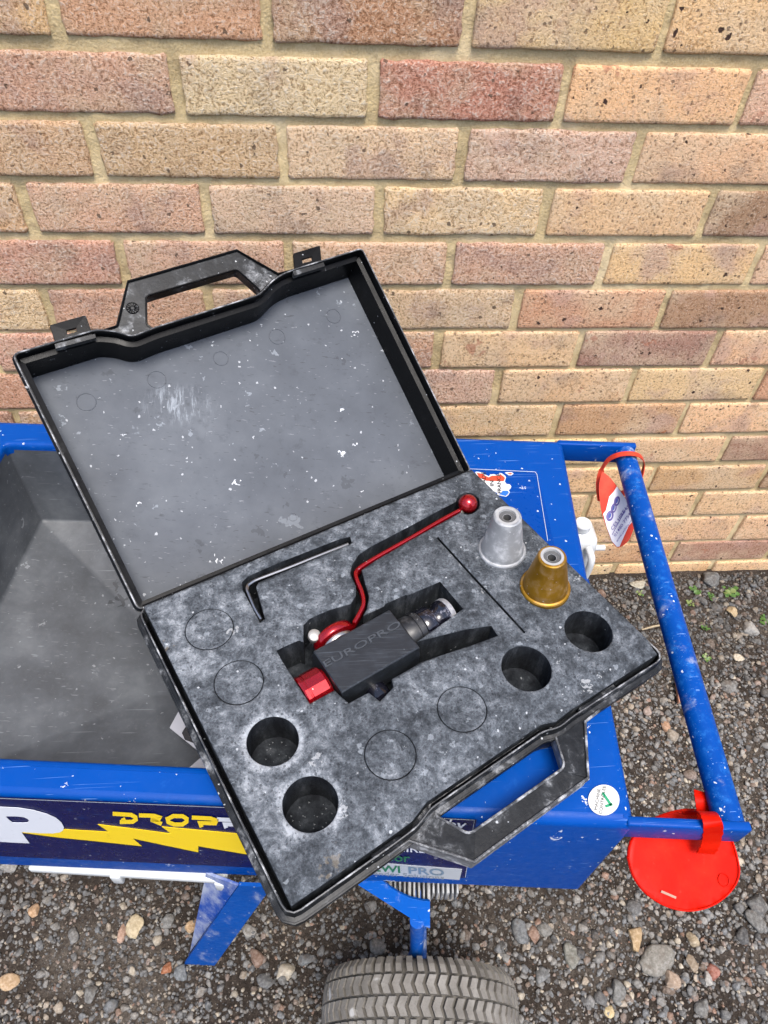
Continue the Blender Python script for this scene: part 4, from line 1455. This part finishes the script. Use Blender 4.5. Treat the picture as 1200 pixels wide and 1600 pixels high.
# ---- foam insert, with its cut-outs
POCKET = [(432, 1016), (441, 1011), (467, 1000), (474, 1003), (474, 976), (484, 966), (497, 960), (516, 952), (538, 946), (548, 943), (556, 930), (556, 915), (547, 895), (550, 882), (560, 866), (578, 854),
          (640, 822), (695, 792), (713, 783)] + [(731 + 19 * math.cos(a), 786 + 17 * math.sin(a)) for a in [math.radians(t) for t in range(190, 470, 20)]] + [
          (719, 800), (640, 844), (587, 875), (565, 890), (571, 912), (577, 932), (573, 952), (568, 962), (600, 947), (602, 943), (634, 929), (637, 930), (688, 908), (724, 951), (690, 975), (681, 982), (652, 1002),
          (727, 983), (768, 977), (778, 993), (741, 1006), (684, 1025), (658, 1034), (632, 1049), (612, 1060), (615, 1073), (594, 1095), (576, 1081), (545, 1098), (533, 1088), (523, 1078), (513, 1083), (484, 1099), (462, 1065), (442, 1034)]
KEY = [(379, 921), (378, 909), (387, 900), (430, 881), (530, 842), (547, 838), (550, 848), (404, 909), (400, 916), (414, 966), (406, 972), (396, 952)]
SLIT = [(682.5, 840), (684.5, 838), (748.5, 908.5), (821.5, 986.5), (819.5, 988.5), (746.5, 911)]
HOLES = [(920, 985, 37, 31), (823, 1043, 39, 34), (426, 1157, 41, 37), (485, 1255, 44, 43)]
PLUGS = [(327, 982, 38, 32), (373, 1065, 39, 36), (610, 1178, 41, 40), (722, 1107, 39, 36)]


def build_foam():
    root = thing('foam_insert', (case_c.x, case_c.y, .6576), 'dusty charcoal foam insert with round holes and tool cut-outs, filling the case', 'foam')
    f = UZ(ZF)
    loops = [foam_loop]
    out = []
    k = len(foam_loop)
    fine = []
    for i in range(k):
        a, b = foam_loop[i], foam_loop[(i + 1) % k]
        n_ = max(1, int((b - a).length / .008))
        fine += [a + (b - a) * j / n_ for j in range(n_)]
    def circ(cx, cy, rx, grow=0.0):
        c = f(cx, cy); r = (f(cx + rx, cy) - f(cx - rx, cy)).length / 2 + grow
        return [c + Vector((math.cos(a), math.sin(a), 0)) * r for a in [2 * math.pi * j / 40 for j in range(40)]], c, r
    loops = [fine, px_loop(POCKET, f), px_loop(KEY, f), px_loop(SLIT, f)]
    for cx, cy, rx, ry in HOLES: loops.append(circ(cx, cy, rx)[0])
    for cx, cy, rx, ry in PLUGS: loops.append(circ(cx, cy, rx)[0])
    fa, fb = BL3, BR3; fd = (fb - fa).normalized(); fin = Vector((-fd.y, fd.x, 0))
    def disp(p):
        z = .0007 * noise.noise(Vector((p.x * 30, p.y * 30, 3))) + .0010 * noise.noise(Vector((p.x * 9, p.y * 9, 8)))
        d = (p - fa).dot(fin); s = (p - fa).dot(fd) / (fb - fa).length
        ins = .026 * max(0, min(1, (s - .24) / .10)) * max(0, min(1, (.84 - s) / .10)) * .55
        t = max(0, 1 - max(0, d - ins) / .020)
        z -= .0075 * t * t * (3 - 2 * t)
        return z
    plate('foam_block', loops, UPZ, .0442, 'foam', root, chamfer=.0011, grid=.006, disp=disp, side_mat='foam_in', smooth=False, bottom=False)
    for p in root.children[0].data.polygons: p.use_smooth = p.normal.z > .5
    plate('foam_base', [[p - UPZ * .0444 for p in offset_loop(foam_loop, UPZ, -.001)]], UPZ, .0030, 'foam_in', root)
    for cx, cy, rx, ry in PLUGS:
        lp, c, r = circ(cx, cy, rx, -.0007)
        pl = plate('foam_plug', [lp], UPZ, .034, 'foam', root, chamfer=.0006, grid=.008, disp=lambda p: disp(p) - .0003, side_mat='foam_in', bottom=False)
    # loose scraps and grit lying in the deep holes
    r = random.Random(5)
    V, F = [], []
    for cx, cy, rx, ry in HOLES[2:]:
        c = f(cx, cy); c.z = ZF - .0444
        for _ in range(26):
            a, q = r.uniform(0, 6.28), .019 * math.sqrt(r.random())
            p = c + Vector((math.cos(a) * q, math.sin(a) * q, .0004)); s = r.uniform(.0003, .0011)
            b = len(V)
            V += [p + Vector((s, 0, 0)), p + Vector((-s, s, 0)), p + Vector((-s * .5, -s, 0)), p + Vector((0, 0, s))]
            F += [(b, b + 1, b + 3), (b + 1, b + 2, b + 3), (b + 2, b, b + 3)]
    o = mobj('debris', V, F, plain('debris', (.20, .21, .22), .8), root); o['kind'] = 'stuff'


build_foam()


# ---- the valve gun
def build_gun():
    zt = ZF + .004
    f = UZ(zt)
    P1, P2, P3, P4 = f(486, 1017), f(613, 951), f(651, 1012), f(537, 1082)
    ax = ((P2 - P1) + (P3 - P4)).normalized(); side = Vector((-ax.y, ax.x, 0))
    c = (P1 + P2 + P3 + P4) / 4
    L = ((P2 - P1).length + (P3 - P4).length) / 2; Wd = abs((P1 - P4).dot(side) + (P2 - P3).dot(side)) / 2
    gun = thing('spray_gun', (c.x, c.y, ZF - .044), 'black block spray gun valve with red lever and red collar, lying in the foam cut-out', 'spray gun')
    hw = Wd / 2
    sec = [(-hw - .003, -.012), (-hw, -.0012), (-hw + .0012, 0), (hw - .0012, 0), (hw, -.0012), (hw + .003, -.012), (hw + .003, -.030), (hw - .006, -.038), (-hw + .006, -.038), (-hw - .003, -.030)]
    V, F = [], []
    for s in (-L / 2, -L / 2 + .001, L / 2 - .001, L / 2):
        k = .97 if abs(s) == L / 2 else 1
        V += [c + ax * s + side * (y * k) + UPZ * (z - (.0008 if k < 1 else 0)) for y, z in sec]
    n = len(sec)
    for j in range(3):
        for i in range(n):
            i2 = (i + 1) % n
            F.append((j * n + i, j * n + i2, (j + 1) * n + i2, (j + 1) * n + i))
    F += [tuple(range(n)), tuple(range(3 * n, 4 * n))]
    auto_smooth(mobj('body', V, F, 'gun', gun), 25)
    # raised word on the body
    em = lettering('raised_word', 'EUROPRO', (507, 1044), (26.6, -14.6), (-7.4, -12.4), UZ(zt + .0002), .0002, plain('worn_relief', (.055, .062, .070), .40), gun, .0, 0, .0012)
    zc = zt - .0195
    cc = Vector((c.x, c.y, zc))
    # red collar, flats round it
    a0 = cc - ax * (L / 2)
    lathe('collar', a0 - side * .001 - UPZ * .0035, -ax, [(.0150, .001), (.0176, .0015), (.0180, .003), (.0200, .0035), (.0208, .0048), (.0208, .0215), (.0202, .0221), (.0202, .0231), (.0208, .0237), (.0208, .0270), (.0198, .0284), (.016, .0286), (.0135, .0280), (.0135, .012), (0, .012)], 'red', gun, 14, xhint=(0, 0, 1), smooth_ang=25, phase=.25)
    # outlet side
    b0 = cc + ax * (L / 2)
    lathe('outlet_ring', b0, ax, [(.014, 0), (.0185, .0005), (.0190, .0015), (.0190, .0120), (.0182, .0124), (.0182, .0138), (.0192, .0142), (.0192, .0205), (.0180, .0216), (.014, .0219)], 'gloss_black', gun, 44)
    lathe('lock_ring', b0 + ax * .0219, ax, [(.012, 0), (.0178, .0002), (.0184, .0012), (.0184, .0125), (.0172, .0140), (.011, .0142)], 'fitting', gun, 44)
    lathe('hose_nipple', b0 + ax * .0375, ax, [(.0118, 0), (.0118, .004), (.0150, .0085), (.0166, .0100), (.0168, .0185), (.0158, .0205), (.0120, .0210), (.0105, .0195), (.0105, .006), (0, .006)], 'fitting', gun, 44)
    lathe('nipple_rim', b0 + ax * .0375, ax, [(.0160, .0150), (.0172, .0152), (.0173, .0188), (.0162, .0210), (.0118, .0214), (.0110, .0200)], 'pale_rim', gun, 44)
    # red valve flange on the far side, silver washer, bolt
    fc = cc + ax * ((f(527, 985) - c).dot(ax)) + side * (hw + .003) - UPZ * .0035
    steel = plain('steel', (.58, .57, .54), .32, .9)
    lathe('washer', fc, side, [(.006, 0), (.0175, 0), (.0180, .001), (.0180, .0035), (.006, .004)], steel, gun, 40)
    lathe('valve_flange', fc + side * .004, side, [(.010, 0), (.0200, 0), (.0222, .001), (.0230, .002), (.0230, .0085), (.0224, .0095), (.008, .0098)], 'red', gun, 48)
    bp = U(490, 987, ZF + .000)
    lathe('bolt_head', bp - UPZ * .010, (-side * .25 + UPZ).normalized(), [(.003, -.012), (.003, 0), (.0062, .0004), (.0066, .0020), (.0062, .0062), (.0045, .0074), (0, .0076)], plain('zinc', (.55, .53, .48), .45, .6), gun, 24)
    sp = U(596, 1083, ZF - .012)
    lathe('spindle_nut', sp - UPZ * .010 + side * .004, -side, [(0, -.01), (.0105, -.01), (.0115, 0), (.0115, .006), (.008, .009), (0, .009)], 'fitting', gun, 24)
    # lever and ball
    zl = ZF - .0080
    pp = spline([(553, 972), (561, 958), (568, 942), (566, 925), (558, 905), (556, 893), (563, 885), (585, 871), (640, 840), (690, 811), (720, 795)], 6)
    path = [U(x, y, ZF - .0015) - Vector((0, 0, .0065)) for x, y in pp]
    lv = strip('lever', path, (0, 0, 1), .013, .0042, 'red', gun)
    bm = bmesh.new(); bm.from_mesh(lv.data)
    bmesh.ops.bevel(bm, geom=[e for e in bm.edges], offset=.0007, segments=1, affect='EDGES'); bm.to_mesh(lv.data); bm.free(); auto_smooth(lv, 50)
    kc = U(731, 787, ZF + .001)
    r = .0112
    kn = lathe('knob', kc, UPZ, [(r * math.sin(a), -r * math.cos(a)) for a in [math.pi * k / 18 for k in range(19)]], 'red', lv, 36, smooth_ang=180)
    d = (path[-1] - kc).normalized()
    lathe('knob_neck', kc + d * (r - .001), d, [(.0025, 0), (.0042, .0), (.0040, .0022), (.0025, .003)], plain('zinc', (.55, .53, .48), .45, .6), lv, 20)


build_gun()


# ---- hex key
def build_key():
    z = ZF - .0035
    pp = [(544, 849), (500, 866), (450, 886), (405, 903)] + [(393, 909), (387, 914), (386, 921), (389, 929)] + [(398, 950), (408, 967)]
    path = [U(x, y, z) for x, y in pp]
    p2 = [path[0]]
    sm = spline([tuple(p) for p in path], 5)
    o = tube('hex_key', [Vector(p) - Vector((0, 0, .0012)) for p in sm], .0017, plain('key_steel', (.50, .50, .50), .28, .95), None, 6, True, False)
    tag(o, 'L-shaped steel hex key lying in its slot in the foam', 'hex key')


build_key()


# ---- nozzles
def build_nozzle(base, top, rb, rt, mat, label):
    c = U(base[0], base[1], ZF)
    s = (c - Vector(CAMPOS)).length / FPX
    t = np.array(ray(*top)); lo, hi = .01, .09
    best = min(np.arange(.02, .07, .0005), key=lambda h: abs((CAMR @ (np.array(c) + [0, 0, h] - CAMPOS))[1] / (CAMR @ (np.array(c) + [0, 0, h] - CAMPOS))[2] * FPX + 800 - top[1]))
    h = float(best)
    r0, r1 = rb * s, rt * s * .97
    # lean so that the tip falls where it is seen
    tp = U(top[0], top[1], ZF + h)
    axis = (tp - c).normalized()
    root = thing('spray_nozzle', (c.x, c.y, ZF), label, 'nozzle', 'nozzles stored in the foam')
    # it sits a little way into its hole
    prof = [(r0 * .86, -.004), (r0 * .98, -.003), (r0, .0005), (r0, .0035), (r0 * .965, .0048), (r0 * .90, .0054), (r0 * .875, .0075), (r0 * .84, .0140), (r0 * .835, .0142), (r1 * 1.02, h - .003), (r1 * .98, h - .0010), (r1 * .90, h), (r1 * .78, h)]
    lathe('cone', c, axis, prof, mat, root, 56, smooth_ang=30)
    ring = plain('nozzle_ring', (.52, .52, .51), .45, .3)
    lathe('tip_ring', c + axis * (h - .0006), axis, [(r1 * .80, -.001), (r1 * .80, .0008), (r1 * .62, .0008), (r1 * .58, -.0015), (r1 * .30, -.002)], ring, root, 40)
    lathe('bore', c + axis * (h - .0026), axis, [(r1 * .60, -.001), (r1 * .60, .0006), (r1 * .32, .0002), (r1 * .28, -.012), (0, -.012)], plain('bore_dark', (.10, .10, .10), .7), root, 32)


build_nozzle((784, 861), (793, 806), 36.5, 21.5, 'silver_nozzle', 'grey metal cone nozzle standing nearest the red lever ball')
build_nozzle((851, 919), (863, 869), 38, 21.5, 'gold_nozzle', 'gold coloured cone nozzle standing beside the grey one')


# ================================================================== LOOSE THINGS
def build_paper():
    f = UZ(.540)
    n = Vector((-.1, .25, 1)).normalized()
    p0 = f(268, 1138)
    g = UPL(p0, n)
    wh = plain('paper', (.50, .51, .56), .5)
    o = plate('leaflet', [px_loop([(265, 1137), (284, 1102), (400, 1120), (390, 1230), (330, 1190)], g), px_loop([(284, 1145), (296, 1125), (345, 1140), (330, 1158), (308, 1163), (289, 1156)], g)], n, .0006, wh)
    tag(o, 'white folded leaflet with a dark window, half under the case in the hopper', 'leaflet')
    plate('dark_window', [px_loop([(283, 1145), (296, 1124), (346, 1140), (330, 1159), (308, 1164), (288, 1157)], g, -.0012)], n, .0003, plain('dark_film', (.035, .04, .048), .25), o)
    g2 = UPL(p0 + Vector((0, 0, -.010)), n)
    o2 = plate('paper_sheet', [px_loop([(290, 1204), (318, 1180), (336, 1168), (400, 1190), (400, 1225), (290, 1225)], g2)], n, .0005, plain('paper_plain', (.46, .46, .50), .5))
    tag(o2, 'plain white paper corner below the leaflet, tucked against the front hopper wall', 'paper')


build_paper()


def build_jug():
    wh = Mat('milky_plastic'); v = wh.pos()
    wh.set(col=wh.mix(wh.step(wh.noise(v, 30, 4), .4, .8), (.80, .82, .82), (.66, .68, .69)), rough=.32, sss=0.0)
    root = thing('plastic_jug', (.842, -.125, .167), 'milky white plastic jug with yellow contents, between the blue panel and the brick wall', 'jug')
    c = Vector((.828, -.125, 0))
    def rring(w, d, z, r=.012):
        w *= .86; d *= .86; q = [c + Vector((sx * w, sy * d, z)) for sx, sy in ((-1, -1), (1, -1), (1, 1), (-1, 1))]
        return round_loop(q, r, 5)
    def loft(name, rings, mat, parent):
        V, F = [], []
        for r_ in rings: V += r_
        k = len(rings[0])
        for j in range(len(rings) - 1):
            for i in range(k):
                F.append((j * k + i, j * k + (i + 1) % k, (j + 1) * k + (i + 1) % k, (j + 1) * k + i))
        F += [tuple(range(k)), tuple(range((len(rings) - 1) * k, len(rings) * k))]
        return auto_smooth(mobj(name, V, F, mat, parent), 45)
    b = loft('body', [rring(.024, .020, .168), rring(.031, .027, .171), rring(.036, .031, .182), rring(.0365, .0315, .28), rring(.036, .031, .325), rring(.033, .028, .340), rring(.022, .020, .348), rring(.014, .014, .352)], wh.m, root)
    loft('yellow_contents', [rring(.0245, .0205, .1676), rring(.0322, .0282, .1712), rring(.0371, .0321, .1815), rring(.0373, .0323, .192)], plain('yellow_liquid', (.58, .40, .06), .35), root)
    lathe('neck', c + Vector((0, 0, .35)), UPZ, [(.012, 0), (.012, .004), (.015, .004), (.015, .016), (.013, .018), (0, .018)], wh.m, root, 28)
    tube('side_spout', [c + Vector((.034, -.004, .30)), c + Vector((.055, -.006, .302))], .0055, wh.m, root, 14)
    tube('grip', [Vector(p) for p in spline([(c.x + .010, c.y - .028, .332), (c.x + .014, c.y - .047, .322), (c.x + .014, c.y - .050, .285), (c.x + .012, c.y - .044, .25), (c.x + .008, c.y - .028, .242)], 6)], .0065, wh.m, root, 14)


build_jug()


def build_tags():
    # upper tag: coral disc, printed white band, strap round the tube
    p0 = U(962, 790, .600)
    view = (Vector(CAMPOS) - p0).normalized()
    la = (U(962, 850, .57) - U(942, 738, .62)).normalized()
    n = view.copy(); n.rotate(Matrix.Rotation(math.radians(-14), 3, la))
    g = UPL(p0, n)
    root = thing('hire_tag', p0, 'coral and white printed tag strapped round the upper end of the handle tube', 'tag', 'tags on the handle')
    out = [(941, 737), (951, 744), (962, 757), (976, 776), (987, 797), (992, 815), (989, 830), (982, 845), (971, 854), (964, 855), (956, 846), (948, 825), (941, 803), (937, 780), (936, 757)]
    lo = [Vector(v) for v in spline([tuple(g(*q)) for q in out + [out[0]]], 4)][:-1]
    pl = plate('tag_disc', [lo], n, .0010, 'coral', root)
    decal('white_band', [[(964, 760), (976, 777), (987, 797), (990.8, 812), (982, 822), (968, 854), (964, 854.5), (956, 845.5), (948.5, 825), (942.5, 803), (947, 797), (952, 776), (959, 768)]], g, n, .0007, plain('tag_white', (.90, .87, .92), .4), root)
    ink = plain('tag_ink', (.11, .07, .36), .4); blue = plain('tag_blue', (.01, .06, .42), .4)
    for x, y, rx, ry in ((953, 806, 5.6, 8.5), (959, 794, 4.4, 8.0), (964, 783, 4.4, 8.0)):
        decal('logo_letter', [ellipse_px(x, y, rx, ry, 20, .25), ellipse_px(x + .6, y + .2, rx * .42, ry * .55, 16, .25)], g, n, .0012, ink, root)
        decal('logo_fill', [ellipse_px(x - .3, y - .3, rx * .40, ry * .5, 16, .25)], g, n, .0012, blue, root)
    dxa = (6.3, -9.0); dya = (-5.6, -4.4)
    lettering('tag_print', 'CES HIRE Ltd', (957.5, 829), (5.0, -7.4), (-5.4, -4.6), g, .0012, ink, root, .01)
    stroke_letters('tag_rule', [[(956.5, 835.5), (979, 793)]], .9, g, .0012, n, ink, root)
    lettering('tag_print', '01480 77547', (961.5, 839), (5.2, -7.5), (-4.8, -4.0), g, .0012, ink, root, .005)
    lettering('tag_print', 'www.ceshire.com', (964.5, 847), (3.6, -5.2), (-3.6, -3.0), g, .0012, ink, root)
    pa = spline([(938, 783, .597), (935.5, 757, .606), (940, 735, .620), (950, 719, .636), (965, 711, .650), (982, 708.5, .6545), (997, 711, .651), (1005, 718, .640), (1006, 728, .627), (1000, 748, .612), (985, 763, .600), (966, 775, .598), (950, 779, .600)], 5)
    path = [U(x, y, z) for x, y, z in pa]
    wv = []
    tdir = (U(1150, 1280, .64) - U(985, 705, .64)).normalized()
    for i, q in enumerate(pa):
        wv.append(tdir if 10 < i < 50 else (tdir * .8 + Vector((.3, 0, -.3))))
    strip('tag_strap', path, wv, [.008] * len(path), .0011, 'coral', root)
    # lower tag: plain orange-red disc hanging under the front arm
    c = U(1068, 1350, .590)
    n2 = Vector((.10, -.36, 1)).normalized()
    g = UPL(c, n2)
    root = thing('red_tag', c, 'plain bright orange-red disc tag strapped round the lower end of the handle', 'tag', 'tags on the handle')
    E_ = [(980, 1340), (984, 1315), (1000, 1292), (1030, 1274), (1066, 1264), (1100, 1266), (1126, 1282), (1142, 1306), (1153, 1340), (1156, 1366), (1147, 1388), (1126, 1409), (1098, 1422), (1066, 1424), (1034, 1414), (1006, 1394), (988, 1368)]
    lo = [Vector(v) for v in spline([tuple(g(*q)) for q in E_ + [E_[0]]], 4)][:-1]
    plate('tag_disc', [lo], n2, .0014, 'orange', root, chamfer=.0003, grid=.008, disp=lambda p: .0016 * noise.noise(Vector((p.x * 22, p.y * 22, 2))) + .0007 * noise.noise(Vector((p.x * 70, p.y * 70, 2))), smooth=True)
    tube('moulded_rim', [p + n2 * .0008 for p in offset_loop(lo, n2, -.0012)] + [offset_loop(lo, n2, -.0012)[0] + n2 * .0008], .0009, 'orange', root, 6)
    decal('slot', [[(1034, 1391), (1057, 1401), (1056, 1404.5), (1032.5, 1394.5)]], g, n2, .0022, plain('slot_pale', (.42, .24, .16), .6), root)
    cc = g(1131, 1375, .001); s = (cc - Vector(CAMPOS)).length / FPX
    x_, y_, z_ = basis(n2, (1, 0, 0))
    tube('moulded_ring', [cc + (x_ * math.cos(a) + y_ * math.sin(a)) * 7.5 * s for a in [2 * math.pi * k / 20 for k in range(21)]], .0005, 'orange', root, 6)
    # strap over the bar
    pa = spline([(1102, 1333, .604), (1107, 1326, .612), (1111, 1315, .622), (1114, 1301, .640), (1114, 1290, .6545), (1111, 1279, .6565), (1105, 1270, .650), (1096, 1268, .636), (1084, 1270, .622), (1070, 1272, .612)], 5)
    path = [U(x, y, z) for x, y, z in pa]
    w = [.0175 + .0028 * noise.noise(Vector((i * .9, 3, 0))) for i in range(len(path))]
    strip('tag_strap', path, FDIR, w, .0013, 'orange', root)
    pa = spline([(1100, 1292, .612), (1099, 1276, .618), (1098, 1262, .624), (1096, 1248, .628), (1095, 1237, .626)], 4)
    strip('strap_tail', [U(x, y, z) for x, y, z in pa], FDIR, [.0125 + .001 * (i % 2) for i in range(len(pa))], .0013, 'orange', root)


build_tags()


def build_weeds():
    g1 = plain('leaf_green', (.075, .17, .025), .55); g2 = plain('leaf_pale', (.20, .26, .075), .55)
    spots = [(1087, 921, 10, 0, 'green weed sprig by the wall foot just right of the handle tube'), (1113, 931, 7, 0, 'small dark green weed below the big grey wall-foot stone'),
             (1141, 925, 14, 1, 'largest pale green weed rosette at the wall foot'), (1079, 940, 7, 1, 'yellowish weed touching the handle tube'),
             (1102, 979, 7, 0, 'tiny green weed on the gravel below the yellowish one'), (1193, 968, 9, 0, 'green weed at the right edge of the picture'),
             (1104, 1027, 8, 1, 'tiny pale weed low on the gravel right of the tube'), (1000, 925, 7, 1, 'tiny pale weed beside the pale flat stone')]
    r = random.Random(9)
    for px, py, s, k, lab in spots:
        g = U(px, py, .05); z = ground_h(g.x, g.y)
        g = U(px, py, z + .006)
        root = thing('weed', (g.x, g.y, z), lab, 'weed', 'weeds in the gravel')
        d = (g - Vector(CAMPOS)).length / FPX * s * .62
        for i in range(16):
            a = r.uniform(0, 6.28); ln = d * r.uniform(.6, 1.3); el = r.uniform(.25, .9)
            dr = Vector((math.cos(a) * math.cos(el), math.sin(a) * math.cos(el), math.sin(el)))
            sd_ = Vector((-math.sin(a), math.cos(a), 0)); up = dr.cross(sd_)
            o_ = Vector((g.x, g.y, z + .003)) + Vector((r.uniform(-1, 1), r.uniform(-1, 1), 0)) * d * .9
            V = [o_]; F = []
            prof = [(.15, .16), (.35, .34), (.6, .38), (.82, .24)]
            for t, w in prof:
                p = o_ + dr * ln * t - Vector((0, 0, ln * .35 * t * t))
                V += [p + sd_ * ln * w + up * ln * .05, p, p - sd_ * ln * w + up * ln * .05]
            V.append(o_ + dr * ln - Vector((0, 0, ln * .35)))
            F += [(0, 1, 2), (0, 2, 3)]
            for j in range(3):
                b = 1 + j * 3
                F += [(b, b + 3, b + 4, b + 1), (b + 1, b + 4, b + 5, b + 2)]
            F += [(10, 13, 11), (11, 13, 12)]
            mobj('leaf', V, F, g2 if (k and r.random() < .7) else g1, root, True)
    # dry stalk and a scrap of brick
    p = [U(x, y, .055) for x, y in ((1003, 984), (1020, 979), (1042, 975), (1062, 974))]
    o = tube('dry_stalk', p, [.0016, .0024, .0022, .0014], plain('straw', (.44, .35, .22), .7), None, 8)
    tag(o, 'dry straw coloured stalk on the gravel behind the handle tube', 'stalk')
    q = [U(x, y, .056) for x, y in ((1056, 1052), (1066, 1050), (1068, 1094), (1061, 1096))]
    o = plate('brick_scrap', [q], UPZ, .010, plain('terracotta', (.50, .24, .15), .85), None, chamfer=.001)
    tag(o, 'narrow terracotta scrap lying beside the handle tube on the gravel', 'scrap')


build_weeds()
